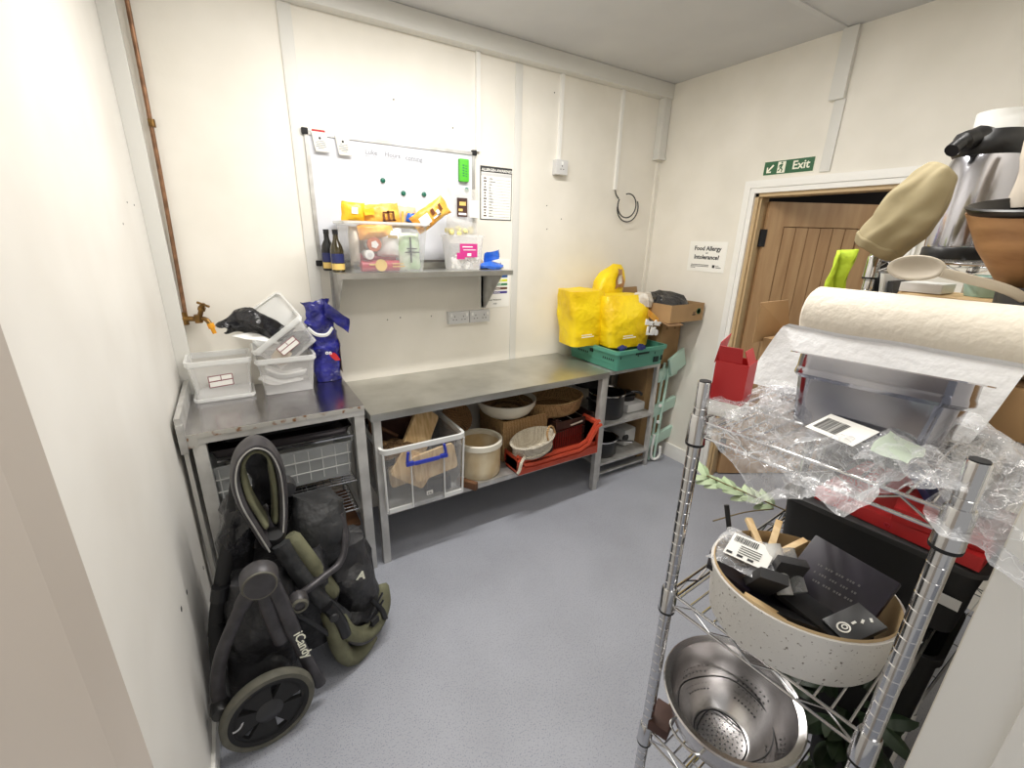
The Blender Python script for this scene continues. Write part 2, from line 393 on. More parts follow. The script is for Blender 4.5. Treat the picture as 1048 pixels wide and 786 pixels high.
# ================================================================== THE ROOM
HC = 2.824; W = 3.24
struct(MB().lo((-0.3, -5.0, -0.05), (5.2, 0.12, 0.0)).build('floor', 'floor', loc=(1, -1, 0)))
struct(MB().lo((-0.1, -2.7, HC), (W + 0.1, 0.1, HC + 0.08)).build('ceiling', 'ceil', loc=(1, -1, HC)))
struct(MB().lo((0, 0, 0), (W, 0.1, HC)).build('wall_back', 'wall'))
struct(MB().lo((-0.1, -2.7, 0), (0, 0.1, HC)).build('wall_left', 'wall_cool'))
DY0, DY1, DZ = -0.835, -1.655, 2.045       # door opening in the right wall
struct(MB().lo((W, DY0, 0), (W + .1, 0.1, HC)).lo((W, -2.7, 0), (W + .1, DY1, HC)).lo((W, DY1, DZ), (W + .1, DY0, HC)).build('wall_right', 'wall'))
struct(MB().lo((1.05, -2.70, 0), (W, -2.575, HC)).lo((0, -2.70, 0), (0.2, -2.365, HC)).lo((0.2, -2.70, 2.12), (1.05, -2.575, HC)).build('wall_front', ['wall']))
# near doorway lining: left reveal with its stop, right reveal
struct(MB().lo((0.2, -2.45, 0), (0.206, -2.37, 2.12)).lo((0.2, -2.53, 0), (0.222, -2.45, 2.12), bev=.004).lo((0.2, -2.7, 0), (0.212, -2.53, 2.12)).build('door_frame_1', 'jamb_shade'))
struct(MB().lo((1.044, -2.70, 0), (1.05, -2.577, 2.12)).lo((1.036, -2.70, 0), (1.046, -2.643, 2.12), bev=.002).build('door_frame_2', 'trimw'))
# ceiling seam
struct(MB().lo((0, -1.185, HC - .006), (W, -1.155, HC)).build('trim_1', 'ceil'))
# boxed trunking under the ceiling on the back wall
struct(MB().lo((0.0, -0.07, HC - .095), (W, 0, HC - .002), bev=.003).build('trim_2', 'strip'))
# corner boxing beside the pipe, cover strips on the joints of the wall panels
struct(MB().lo((0.0, -.035, 0), (0.062, 0, HC - .095), bev=.004).build('trim_3', 'strip'))
struct(MB().lo((0.64, -.008, 0.9), (0.70, 0, HC - .095), bev=.003).build('trim_4', 'strip'))
struct(MB().lo((1.915, -.007, 0.9), (1.965, 0, HC - .095), bev=.003).build('trim_5', 'strip'))
struct(MB().lo((1.645, -.018, 2.222), (1.67, 0, HC - .09)).build('trim_6', 'trimw'))
struct(MB().lo((2.252, -.018, 2.23), (2.275, 0, HC - .09)).build('trim_7', 'trimw'))
struct(MB().lo((2.785, -.018, 2.09), (2.808, 0, HC - .09)).build('trim_8', 'trimw'))
struct(MB().lo((3.165, -.06, 2.33), (3.235, 0, HC - .09), bev=.003).lo((3.16, -.066, 2.325), (3.239, 0, 2.34)).build('trim_9', 'strip'))
struct(MB().lo((3.205, -.02, 0), (3.24, 0, 2.33)).build('trim_10', 'wall'))
struct(MB().lo((W - .03, -1.24, 2.49), (W, -1.165, HC - .004), bev=.003).lo((W - .012, -1.245, 2.135), (W, -1.19, 2.49), bev=.003).build('trim_11', 'strip'))
struct(MB().lo((W - .016, -.755, 0), (W, 0, 0.12), bev=.004).build('baseboard_right', 'trimw'))
struct(MB().lo((0, -2.365, 0), (.012, 0, 0.09), bev=.003).build('baseboard_left', 'trimw'))
# door surround: white architrave, timber lining
def arch(x0, x1, o, i):
    m = MB()
    m.lo((x0, DY0 - i, 0), (x1, DY0 + o, DZ + o)); m.lo((x0, DY1 - o, 0), (x1, DY1 + i, DZ + o)); m.lo((x0, DY1 + i, DZ - i), (x1, DY0 - i, DZ + o)); return m
struct(arch(W - .018, W, .075, 0.0).build('door_frame_3', 'trimw'))
struct(arch(W - .026, W - .018, .06, -.03).build('trim_12', 'trimw'))
m = MB(); m.lo((W, DY0 - .022, 0), (W + .12, DY0, DZ)).lo((W, DY1, 0), (W + .12, DY1 + .022, DZ)).lo((W, DY1, DZ - .022), (W + .12, DY0, DZ)).lo((W + .02, DY0 - .034, 0), (W + .06, DY0 - .022, DZ - .02))
struct(m.build('door_frame_4', 'lining'))
# oak door, swung open into the next room
dv = Vector((0.66, -0.37, 0)).normalized(); dn = Vector((dv.y, -dv.x, 0))   # dn points to the viewer's side
if dn.y > 0: dn = -dn
H0 = Vector((3.335, -0.885, 0)); DW = 0.76; DH = 2.0
def dr(u, z, n): return H0 + dv * u + Vector((0, 0, z)) + dn * n
def dbox(m, u0, u1, z0, z1, n0, n1):
    R = Matrix((dv, -dn, Vector((0, 0, 1)))).transposed()
    m.box(dr((u0 + u1) / 2, (z0 + z1) / 2, (n0 + n1) / 2), (u1 - u0, abs(n1 - n0), z1 - z0), R)
door = bpy.data.objects.new('door_1', None); col.objects.link(door); door.location = H0; WM['door_1'] = Matrix.Translation(H0); door['kind'] = 'structure'
m = MB(); dbox(m, 0, DW, 0.012, DH, -.04, -.012)
dbox(m, 0, .12, 0.012, DH, -.012, .0); dbox(m, DW - .12, DW, .012, DH, -.012, 0); dbox(m, .12, DW - .12, DH - .15, DH, -.012, 0); dbox(m, .12, DW - .12, .012, .24, -.012, 0)
npl = 6
for k in range(npl):
    u0 = .125 + k * (DW - .25) / npl; dbox(m, u0 + .003, u0 + (DW - .25) / npl - .003, .245, DH - .155, -.014, -.006)
m.build('door_panel', 'oak', door)
m = MB(); dbox(m, .12, DW - .12, .24, DH - .15, -.0125, -.0118); m.build('door_groove', 'oak_groove', door)
for z in (.2, 1.72):
    m = MB(); dbox(m, -.03, .012, z, z + .11, -.005, .006); m.build('door_hinge', 'matt_black', door)
# next room; its lack of light is put into the dark wall colour
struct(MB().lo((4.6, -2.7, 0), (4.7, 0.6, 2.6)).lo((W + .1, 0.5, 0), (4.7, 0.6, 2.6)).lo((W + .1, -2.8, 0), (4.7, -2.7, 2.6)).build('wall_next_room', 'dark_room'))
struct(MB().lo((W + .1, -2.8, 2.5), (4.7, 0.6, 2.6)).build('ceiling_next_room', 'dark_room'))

# old screw holes in the walls
def marks(pts, wall, r=.004):
    m = MB()
    for p in pts:
        if wall == 'y': m.cyl((p[0], -.001, p[1]), (p[0], .002, p[1]), r, n=8)
        else: m.cyl((.001, p[0], p[1]), (-.002, p[0], p[1]), r, n=8)
    return m
m = marks([(.80, 1.256), (1.05, 1.252), (1.13, 1.26), (1.33, 1.255), (2.21, 2.62), (1.16, 2.42), (2.19, 1.95), (2.32, 1.87), (2.2, 1.80), (.655, 1.50), (1.5, 2.33)], 'y')
struct(m.build('trim_13', 'ink'))
m = marks([(-.375, 1.832), (-.22, 1.829), (-.562, 1.755)], 'x', .0035)
struct(m.build('trim_14', 'ink'))
struct(marks([(-.619, .35), (-1.034, .561), (-1.163, .60)], 'x', .009).build('trim_15', 'ink'))
struct(MB().lo((.014, -.54, 0), (.030, -.50, .89)).build('trim_16', 'trimw'))

# ================================================================== ON THE BACK WALL
# copper pipe and tap
t = thing('copper_pipe', 'bare copper water pipe running down the back wall corner to the tap', 'pipe', (.085, -.02, 1.36))
MB().tube(smooth_path([(.104, -.022, HC - .1), (.10, -.022, 2.6), (.092, -.022, 2.0), (.075, -.022, 1.35)], 5), .0085, 12).build('pipe_run', 'copper', t)
for z in (2.6, 2.15): MB().cyl((.098, -.022, z), (.098, -.022, z + .03), .013).lo((.093, -.02, z + .008), (.103, 0, z + .022)).build('pipe_clip', 'brass', t)
t = thing('garden_tap', 'brass bib tap with orange hose end fixed on the back wall', 'tap', (.10, -.02, 1.33))
m = MB(); m.cyl((.07, -.022, 1.365), (.07, -.022, 1.305), .014).cyl((.06, -.022, 1.335), (.135, -.05, 1.332), .012).lathe([(0, -.022), (.016, -.02), (.02, 0), (.016, .02), (0, .022)], (.125, -.045, 1.334)).cyl((.128, -.047, 1.335), (.152, -.06, 1.40), .011).cyl((.143, -.055, 1.375), (.149, -.059, 1.39), .016)
m.tube(smooth_path([(.13, -.047, 1.335), (.155, -.06, 1.33), (.17, -.07, 1.305)], 4), .011, 10); m.build('tap_body', 'brass', t)
MB().tube([(.132, -.05, 1.412), (.178, -.075, 1.392)], [.006, .006], 8).cyl((.154, -.062, 1.398), (.157, -.064, 1.408), .008).build('tap_handle', 'brass', t)
MB().cyl((.168, -.07, 1.312), (.174, -.073, 1.288), .015).cyl((.174, -.073, 1.288), (.180, -.076, 1.262), .010, .009).build('hose_end', 'orange', t)

# whiteboard
t = thing('whiteboard', 'whiteboard in a thin aluminium frame on the back wall above the steel shelf', 'whiteboard', (1.16, 0, 1.58))
X0, X1, Z0, Z1 = .70, 1.63, 1.585, 2.213
MB().lo((X0, -.012, Z0), (X1, -.002, Z1)).build('board', 'board_white', t)
m = MB(); f = .014
m.lo((X0 - .004, -.018, Z0), (X0 + f, -.001, Z1)).lo((X1 - f, -.018, Z0), (X1 + .004, -.001, Z1)).lo((X0, -.018, Z1 - f), (X1, -.001, Z1 + .004)).lo((X0, -.018, Z0 - .004), (X1, -.001, Z0 + f)); m.build('frame', 'steel_dull', t)
for x, z in ((X0, Z0), (X1, Z0), (X0, Z1), (X1, Z1)): MB().box((x, -.012, z), (.03, .024, .03), bev=.006).build('corner_cap', 'matt_black', t)
MB().lo((.73, -.05, 1.588), (1.60, -.012, 1.60)).build('pen_tray', 'grey_tray', t)
def hand(body, x, z, s): text('handwriting', body, s, (x, -.0128, z), (1, 0, -.02), (0, 0, 1), 'ink_faint', t)
hand('Luke', .985, 2.142, .034); hand('Hours', 1.09, 2.140, .034); hand('coming', 1.205, 2.135, .034)
m = MB()
for a, b in ((.985, 1.045), (1.095, 1.15), (1.22, 1.30)): m.lo((a, -.0128, 2.132), (b, -.0122, 2.1335))
m.build('underline', 'ink_faint', t)
for i, (x, z, lab) in enumerate(((1.071, 2.019, 'highest round green magnet standing alone on the whiteboard'), (1.183, 1.962, 'round green magnet in the middle of the whiteboard, left of its level neighbour'),
                     (1.305, 1.964, 'round green magnet just above the tilted orange packet on the whiteboard'), (1.578, 2.006, 'round green magnet under the green board rubber on the whiteboard'))):
    tag(MB().lathe([(0, -.006), (.013, -.006), (.013, .001), (.0105, .004), (.006, .0055), (0, .0055)], (x, -.018, z), 20, RX(90)).build('magnet', 'magnet', loc=(x, -.012, z)), lab, 'magnet', 'round green magnets on the whiteboard')
t = thing('board_rubber', 'bright green board rubber stuck near the top corner of the whiteboard', 'eraser', (1.555, -.012, 2.06))
m = MB(); m.box((1.555, -.025, 2.11), (.062, .024, .125), bev=.011); m.build('grip', 'green_eraser', t)
MB().box((1.555, -.0135, 2.11), (.058, .003, .12)).build('felt_pad', 'dark', t)
m = MB()
for k in range(5): m.box((1.548, -.0372, 2.08 + k * .014), (.012, .001, .006)).box((1.565, -.0372, 2.077 + k * .014), (.008, .001, .005))
m.build('print', 'magnet', t)
# the two little notices on the whiteboard
for x0, x1, z0, z1, red, lab in ((.727, .797, 2.125, 2.215, True, 'small white notice with a red strip along its top, hung on the whiteboard'),
                      (.838, .905, 2.120, 2.212, False, 'small plain white notice beside the one with the red strip, on the whiteboard')):
    t = thing('notice', lab, 'notice', ((x0 + x1) / 2, -.014, z0), group='small notices on the whiteboard')
    m = MB(); m.grid(lambda u, v: (x0 + (x1 - x0) * u + .012 * (1 - v), -.0225 - .008 * (1 - v) ** 2, z0 + (z1 - z0) * v), 4, 8); m.build('sheet', 'paper', t, solid=.0008)
    m = MB(); m.grid(lambda u, v: (x0 + .005 + (x1 - x0 - .008) * u, -.0205, z1 - .012 + .022 * v), 2, 2)
    m.build('tape', 'red' if red else 'white', t)
    m = MB(); m.lathe([(0, -.0006), (.006, -.0006), (.006, .0006), (0, .0006)], ((x0 + x1) / 2 + .003, -.0255, z1 - .028), 14, RX(90))
    for k, w in enumerate((.04, .05, .046, .05, .03)):
        z = z1 - .042 - k * .008; m.lo(((x0 + x1) / 2 + .006 - w / 2, -.0262 - k * .0012, z), ((x0 + x1) / 2 + .006 + w / 2, -.0256 - k * .0012, z + .0018))
    m.build('print', 'ink', t)

# allergen poster: dark border, header, rows with little pictures
t = thing('poster', 'framed allergen table poster with a grey header and rows of lines', 'poster', (1.79, 0, 1.84))
px0, px1, pz0, pz1 = 1.678, 1.905, 1.843, 2.152
MB().lo((px0, -.003, pz0), (px1, 0, pz1)).build('backing', 'ink', t)
MB().lo((px0 + .005, -.004, pz0 + .005), (px1 - .005, -.001, pz1 - .034)).build('sheet', 'paper', t)
MB().lo((px0 + .005, -.0042, pz1 - .055), (px1 - .005, -.001, pz1 - .037)).build('subheader', 'socket', t)
text('heading', 'ALLERGEN AWARENESS', .021, (px0 + .008, -.0045, pz1 - .027), (1, 0, 0), (0, 0, 1), 'paper', t, bold=.0004)
ma, mb = MB(), MB()
rows = ['Celery', 'Crustaceans', 'Dairy', 'Egg', 'Fish', 'Gluten', 'Lupin', 'Molluscs', 'Mustard', 'Nuts', 'Peanuts', 'Sesame', 'Soya', 'Sulphites']
for k, w in enumerate(rows):
    z = pz1 - .070 - k * .0167
    ma.lo((px0 + .058, -.0046, z - .004), (px1 - .012, -.0038, z - .0028))
    mb.box((px0 + .032, -.004, z + .002), (.016 + .006 * math.sin(k * 2), .001, .008))
    text('row_name', w, .009, (px0 + .06, -.0046, z - .001), (1, 0, 0), (0, 0, 1), 'ink', t)
ma.build('rules', 'ink', t); mb.build('row_icons', 'wood_dark', t)
# colour code poster below
t = thing('poster', 'white colour coding poster with six coloured bars, half behind the shelf bracket', 'poster', (1.80, 0, 1.28))
MB().lo((1.68, -.003, 1.285), (1.902, 0, 1.60)).build('sheet', 'paper', t)
for k, (c, w) in enumerate((((214, 48, 48), 'RAW MEAT'), ((40, 84, 150), 'RAW FISH'), ((214, 220, 50), 'COOKED MEATS'), ((60, 130, 84), 'SALAD & FRUIT'), ((100, 60, 44), 'VEGETABLES'), ((70, 60, 140), 'ALLERGENS'))):
    z = 1.508 - k * .0265; mm = mat('bar_ink_%s' % w.lower().replace(' ', '_').replace('&', 'and'), c, .6)
    MB().lo((1.70, -.0045, z), (1.885, -.001, z + .015)).build('colour_bar', mm, t)
    text('bar_word', w, .013, (1.795, -.005, z + .003), (1, 0, 0), (0, 0, 1), 'paper', t, align='CENTER')
text('heading', 'COLOUR', .018, (1.80, -.004, 1.566), (1, 0, 0), (0, 0, 1), 'ink', t, align='CENTER')
text('heading', 'CODING SYSTEM', .014, (1.80, -.004, 1.542), (1, 0, 0), (0, 0, 1), 'ink', t, align='CENTER')
text('footer', 'DAIRY PRODUCTS', .012, (1.79, -.004, 1.33), (1, 0, 0), (0, 0, 1), 'ink', t, align='CENTER')
text('footer', 'CODE', .01, (1.79, -.004, 1.305), (1, 0, 0), (0, 0, 1), 'ink', t, align='CENTER')
# sockets
def socket_plate(t, x0, x1, z0, z1, gangs, y=-.035):
    MB().box(((x0 + x1) / 2, y / 2, (z0 + z1) / 2), (x1 - x0, -y, z1 - z0), bev=.004).build('socket_box', 'socket', t)
    m = MB()
    for g in range(gangs):
        cx = x0 + (x1 - x0) * (g + .5) / gangs + (.006 if g == 0 else -.006) * (gangs > 1); cz = (z0 + z1) / 2 - .006
        for dx, dz, w, h in ((0, .014, .004, .009), (-.011, -.006, .008, .004), (.011, -.006, .008, .004)): m.box((cx + dx, y - .0005, cz + dz), (w, .002, h))
    m.build('pin_holes', 'matt_black', t)
    for g in range(gangs):
        cx = x0 + (x1 - x0) * (g + .5) / gangs + (-.018 if g == 0 else .018) * (gangs > 1); MB().box((cx, y - .002, z1 - .022), (.012, .006, .02), bev=.001).build('switch', 'white', t)
for x0, x1, lab in ((1.435, 1.580, 'white double socket under the shelf, the one further from the corner poster'), (1.584, 1.735, 'white double socket under the shelf, next to the colour coding poster')):
    t = thing('double_socket', lab, 'socket', ((x0 + x1) / 2, 0, 1.195), group='double sockets under the shelf'); socket_plate(t, x0, x1, 1.198, 1.277, 2)
t = thing('single_socket', 'square socket box at the foot of the middle cable conduit', 'socket', (2.268, 0, 2.145)); socket_plate(t, 2.222, 2.318, 2.145, 2.235, 1, -.045)
m = MB()
for r_, c, a0, a1, s in ((.088, (2.905, -.03, 1.985), 150, 470, 1), (.098, (2.90, -.045, 1.965), 175, 395, 2)):
    m.tube([(c[0] + r_ * math.cos(math.radians(a0 + (a1 - a0) * k / 36)), c[1] - .0006 * k, c[2] + r_ * .95 * math.sin(math.radians(a0 + (a1 - a0) * k / 36))) for k in range(37)], .0045, 8)
m.tube(smooth_path([(2.796, -.01, 2.10), (2.80, -.02, 2.06), (2.822, -.03, 2.03)], 4), .0045, 8)
tag(m.build('loose_cable', 'cable', loc=(2.8, 0, 2.08)), 'black cable end coiled in a loop below the end conduit', 'cable')

# ------------------------------------------------------------------ steel wall shelf
SZ = 1.552
t = thing('wall_shelf', 'stainless steel wall shelf on two triangular brackets below the whiteboard', 'shelf', (1.24, 0, SZ))
MB().lo((.735, -.30, SZ - .004), (1.745, 0, SZ)).lo((.735, -.302, SZ - .028), (1.745, -.297, SZ)).lo((.735, -.004, SZ), (1.745, 0, SZ + .03)).build('shelf_board', 'steel', t)
for x in (.765, 1.70):
    m = MB(); P = [(-.275, SZ - .006), (0, SZ - .006), (0, 1.29), (-.03, 1.29)]
    for s in (0,): m.loft([[(x - .002, y, z) for y, z in P], [(x + .002, y, z) for y, z in P]])
    m.lo((x - .016, -.003, 1.29), (x + .016, 0, SZ - .006)); m.build('bracket', 'steel_dull', t)
# clear box of groceries
bx, by = 1.005, -.165
t = thing('storage_box', 'clear plastic storage box overfilled with groceries on the wall shelf', 'box', (bx, by, SZ))
MB().tray((bx, by, SZ + .001), (.42, .25, .245), .003, .88, rim=.012, rimh=.012).build('tub', 'clear', t)
MB().tray((bx, by, SZ + .232), (.424, .254, .016), .004, 1.0, rim=.013, rimh=.01, bottom=False).build('rim', 'clear_rim', t)
def packet(name, c, d, R, m, lab, cat, grp=None, amp=.006, deco=None, seed=1):
    """a soft pillow packet"""
    mb = MB(); n = 10
    def f(s): return lambda u, v: Vector(c) + R @ Vector(((u - .5) * d[0], s * d[1] / 2 * (math.sin(PI * min(max(u, 0), 1)) ** .5) * (math.sin(PI * v) ** .35), (v - .5) * d[2]))
    mb.grid(f(1), n, n).grid(f(-1), n, n); bmesh.ops.remove_doubles(mb.bm, verts=mb.bm.verts, dist=.0004); mb.crumple(30, amp, seed=seed)
    t = thing(name, lab, cat, c, group=grp); mb.build('wrapper', m, t)
    for (du, dz, w, h, mm) in (deco or []):
        q = MB(); q.grid(lambda u, v: Vector(c) + R @ Vector((du + (u - .5) * w, -(d[1] / 2) - .004 - 0.0005, dz + (v - .5) * h)), 3, 3); q.build('printed_panel', mm, t)
    return t
I3 = Matrix.Identity(3)
packet('snack_packet', (.85, -.225, 1.838), (.115, .06, .10), RY(4), 'yellow_pk', 'small plain yellow packet on the corner of the grocery box', 'packet', deco=[(0, .01, .03, .03, 'white')])
packet('snack_packet', (.985, -.21, 1.832), (.21, .07, .11), RY(-6), 'orange_pk', 'amber packet with a dark brown web print lying on the groceries', 'packet', deco=[(.035, -.005, .012, .05, 'brown_ink'), (.01, -.015, .012, .04, 'brown_ink'), (.06, -.01, .012, .045, 'brown_ink'), (.035, .012, .06, .008, 'brown_ink'), (.035, -.028, .07, .008, 'brown_ink'), (-.06, .02, .05, .03, 'yellow_pk')], seed=3)
packet('snack_packet', (1.13, -.17, 1.828), (.13, .05, .11), RY(2), 'beige_pk', 'pale packet with orange stripes between two orange packets', 'packet', deco=[(-.02, 0, .012, .06, 'orange_pk'), (.01, 0, .02, .06, 'orange_pk'), (.04, 0, .01, .05, 'brown_ink')], seed=4)
packet('snack_packet', (1.25, -.24, 1.845), (.22, .055, .10), RY(-34), 'orange_pk', 'tilted orange biscuit packet with white letters poking out of the grocery box', 'packet', deco=[(-.05, .0, .06, .05, 'white'), (.01, .012, .02, .03, 'brown_ink'), (.035, -.008, .02, .03, 'white'), (.06, .01, .015, .035, 'brown_ink'), (.02, -.018, .05, .008, 'white')], seed=5)
packet('snack_packet', (1.16, -.20, 1.825), (.06, .03, .05), RY(10), 'blue_foil', 'tiny blue wrapper behind the tilted orange packet', 'packet', seed=6)
# inside the tub (front row)
packet('snack_packet', (.955, -.225, 1.755), (.18, .06, .075), RY(-7), 'orange_pk', 'orange wrapped bar seen through the side of the grocery box', 'packet', seed=8)
packet('rice_packet', (1.03, -.205, 1.70), (.12, .09, .15), RY(5), 'white', 'plain white packet inside the grocery box', 'packet', seed=9, deco=[(0, .03, .05, .015, 'gold')])
t = packet('tea_packet', (1.125, -.235, 1.655), (.115, .06, .19), RY(-2), 'mint_pk', 'green and white packet standing at the end of the grocery box', 'packet', seed=10)
MB().lo((1.117, -.274, 1.60), (1.125, -.27, 1.73)).lo((1.09, -.274, 1.65), (1.165, -.27, 1.656)).lo((1.10, -.274, 1.668), (1.155, -.27, 1.674)).build('print', 'ink', t)
def jar_face(c, r, m1, m2, lab):
    t = thing('lidded_jar', lab, 'jar', c)
    MB().lathe([(0, .03), (r * .9, .03), (r * .95, -.05), (0, -.05)], c, 20, RX(90)).build('jar_body', 'frost_white', t)
    MB().lathe([(0, .038), (r * .9, .038), (r, .034), (r, .02), (0, .02)], c, 24, RX(90)).build('lid', m1, t)
    MB().lathe([(0, .041), (r * .55, .041), (r * .55, .037), (0, .037)], c, 5, RX(90)).build('lid_mark', m2, t)
jar_face((.935, -.225, 1.690), .036, 'coffee_lid', 'white', 'jar lying on its side with a russet lid inside the grocery box')
jar_face((.905, -.232, 1.640), .024, 'white', 'socket', 'small jar with a plain white lid inside the grocery box')
t = thing('biscuit_tube', 'pink and red biscuit tube with a round gold seal inside the grocery box', 'packet', (.99, -.24, 1.555))
MB().tube([(.865, -.238, 1.583), (1.06, -.238, 1.583)], .028, 16).build('tube', 'pink', t)
MB().tube([(.87, -.18, 1.622), (1.06, -.18, 1.622)], .022, 16).build('wrapper', 'pink', t)
MB().lathe([(0, .003), (.03, .003), (.03, -.003), (0, -.003)], (.96, -.268, 1.588), 20, RX(90)).build('seal', 'gold', t)
MB().lo((1.02, -.2695, 1.578), (1.085, -.266, 1.584)).lo((.90, -.2695, 1.588), (.945, -.266, 1.595)).lo((1.02, -.2695, 1.592), (1.08, -.266, 1.597)).build('print', 'gold', t)
packet('flour_packet', (.855, -.17, 1.68), (.05, .12, .19), I3, 'cloth_beige', 'greyish bag at the near end of the grocery box', 'packet', seed=12)
packet('foil_packet', (.93, -.13, 1.66), (.12, .08, .17), I3, 'beige_pk', 'beige bag deep inside the grocery box behind the jars', 'packet', seed=13)
# oil bottle(s)
def bottle(c, lab, m='oil'):
    t = thing('oil_bottle', lab, 'bottle', c, group='oil bottles on the wall shelf')
    MB().lathe([(0, 0), (.030, 0), (.032, .004), (.032, .10), (.028, .125), (.014, .155), (.012, .185), (0, .185)], c, 24).build('glass_bottle', m, t)
    MB().lathe([(0, .182), (.014, .182), (.014, .205), (0, .205)], c, 20).build('cap', 'matt_black', t)
    q = MB(); q.grid(lambda u, v: (c[0] + .0328 * math.sin(-1.3 + 2.6 * u), c[1] - .0328 * math.cos(-1.3 + 2.6 * u), c[2] + .045 + .045 * v), 12, 2).build('label_panel', 'label_blue', t)
    q = MB(); q.grid(lambda u, v: (c[0] + .0328 * math.sin(-1.3 + 2.6 * u), c[1] - .0328 * math.cos(-1.3 + 2.6 * u), c[2] + .012 + .03 * v), 12, 2).build('label_picture', 'gold', t)
    return t
bottle((.760, -.20, SZ + .001), 'dark oil bottle with a navy label at the front of the shelf')
bottle((.737, -.09, SZ + .001), 'dark oil bottle half hidden behind the front oil bottle', 'black')
# tub with bag
tc = (1.475, -.165, SZ + .001)
t = thing('food_tub', 'tall translucent tub with a magenta label on the wall shelf', 'tub', tc)
MB().tray(tc, (.215, .16, .195), .003, .86, rim=.005, rimh=.012, rc=.03).build('tub', 'cloudy', t)
MB().lo((1.42, -.2475, 1.625), (1.53, -.2445, 1.70)).build('label_panel', 'magenta', t)
MB().lo((1.40, -.2470, 1.615), (1.45, -.2440, 1.65)).build('label_panel', 'magenta', t)
MB().lo((1.435, -.2482, 1.68), (1.50, -.2478, 1.686)).lo((1.44, -.2482, 1.664), (1.52, -.2478, 1.668)).build('print', 'white', t)
MB().lo((1.465, -.2482, 1.632), (1.49, -.2478, 1.648)).build('print', 'white', t)
m = MB()
for k in range(26):
    m.lathe([(0, -.013), (.012, -.012), (.015, 0), (.012, .012), (0, .013)], (tc[0] + random.uniform(-.07, .07), tc[1] + random.uniform(-.05, .045), SZ + .018 + random.uniform(0, .05)), 10, RX(random.uniform(0, 180)))
tag(m.build('marshmallows', 'white'), 'white marshmallows heaped at the bottom of the translucent tub', 'sweets', kind='stuff')
t = thing('popcorn_bag', 'clear snack bag with a dark printed panel standing up out of the tub', 'bag', (1.475, -.15, 1.72))
m = MB(); m.grid(lambda u, v: (1.375 + .20 * u - .004 * math.sin(v * 5), -.17 - .012 * math.sin(u * PI) + .006 * math.sin(v * 9 + u * 5), 1.70 + .295 * v), 14, 14); m.build('film', 'snack_film', t)
m = MB(); m.grid(lambda u, v: (1.43 + .065 * u, -.192, 1.845 + .10 * v), 3, 3); m.build('printed_panel', 'wood_dark', t)
MB().lo((1.445, -.1935, 1.905), (1.485, -.1925, 1.925)).lo((1.44, -.1935, 1.875), (1.465, -.1925, 1.888)).build('print', 'gold', t); MB().lo((1.44, -.1935, 1.855), (1.488, -.1925, 1.866)).build('print', 'paper', t)
m = MB(); m.grid(lambda u, v: (1.51 + .055 * u, -.191, 1.845 + .09 * v), 3, 3); m.build('printed_panel', 'paper', t)
m = MB()
for k in range(18): m.lathe([(0, -.014), (.013, -.01), (.016, 0), (.012, .011), (0, .014)], (1.475 + random.uniform(-.085, .085), -.16 + random.uniform(-.02, .03), 1.755 + random.uniform(0, .03)), 10, RX(random.uniform(0, 90)))
m.build('contents', 'corn', t)
t = thing('foil_packet', 'crumpled bright blue wrapper at the end of the wall shelf', 'packet', (1.66, -.2, SZ))
m = MB(); m.lathe([(0, 0), (.06, .001), (.065, .018), (.04, .035), (0, .045)], (1.655, -.19, SZ + .002), 18, sx=1.25, sy=.8).crumple(22, .014, seed=4)
for v in m.bm.verts: v.co.z = max(v.co.z, SZ + .002)
m.build('wrapper', 'blue_foil', t)
m = MB(); m.grid(lambda u, v: (1.60 + .10 * u, -.20 + .03 * math.sin(u * 6), SZ + .03 + .055 * v + .035 * u), 6, 4).crumple(25, .008, seed=2).build('loose_end', 'blue_foil', t)
m = MB(); m.lathe([(0, 0), (.03, .001), (.034, .03), (.02, .055), (0, .06)], (1.615, -.10, SZ + .002), 14).crumple(22, .012, seed=7)
for v in m.bm.verts: v.co.z = max(v.co.z, SZ + .002)
tag(m.build('paper_bag', 'beige_pk'), 'small crumpled beige bag behind the bright blue wrapper', 'bag')

# ================================================================== LEFT STEEL TABLE
TZ = .958
t = thing('steel_table', 'small steel table with a raised side lip and rusty front edge', 'table', (.39, -.3, 0))
m = MB(); m.lo((.032, -.584, TZ - .012), (.742, -.004, TZ)); m.build('tabletop', 'steel_top', t)
MB().lo((.014, -.60, TZ - .03), (.034, -.004, TZ + .078), bev=.002).lo((.014, -.604, TZ - .075), (.04, -.578, TZ + .05), bev=.002).build('side_upstand', 'steel_dull', t)
MB().lo((.034, -.584, TZ - .05), (.742, -.572, TZ - .0122)).build('front_rail', 'steel_leg', t)
MB().lo((.034, -.586, TZ - .022), (.742, -.5835, TZ - .002)).lo((.034, -.5865, TZ - .06), (.075, -.583, TZ - .01)).build('rusty_edge', 'rust', t)
for x, y in ((.075, -.557), (.716, -.557), (.075, -.035), (.716, -.035)):
    MB().lo((x - .024, y - .024, 0), (x + .024, y + .024, TZ - .013), bev=.003).build('leg', 'steel_leg', t)
for x in (.075, .716):
    for z in (.86, .25): MB().lo((x - .012, -.54, z), (x + .012, -.05, z + .03)).build('side_rail', 'steel_leg', t)
MB().lo((.09, -.05, .86), (.7, -.03, .90)).build('back_rail', 'steel_leg', t)
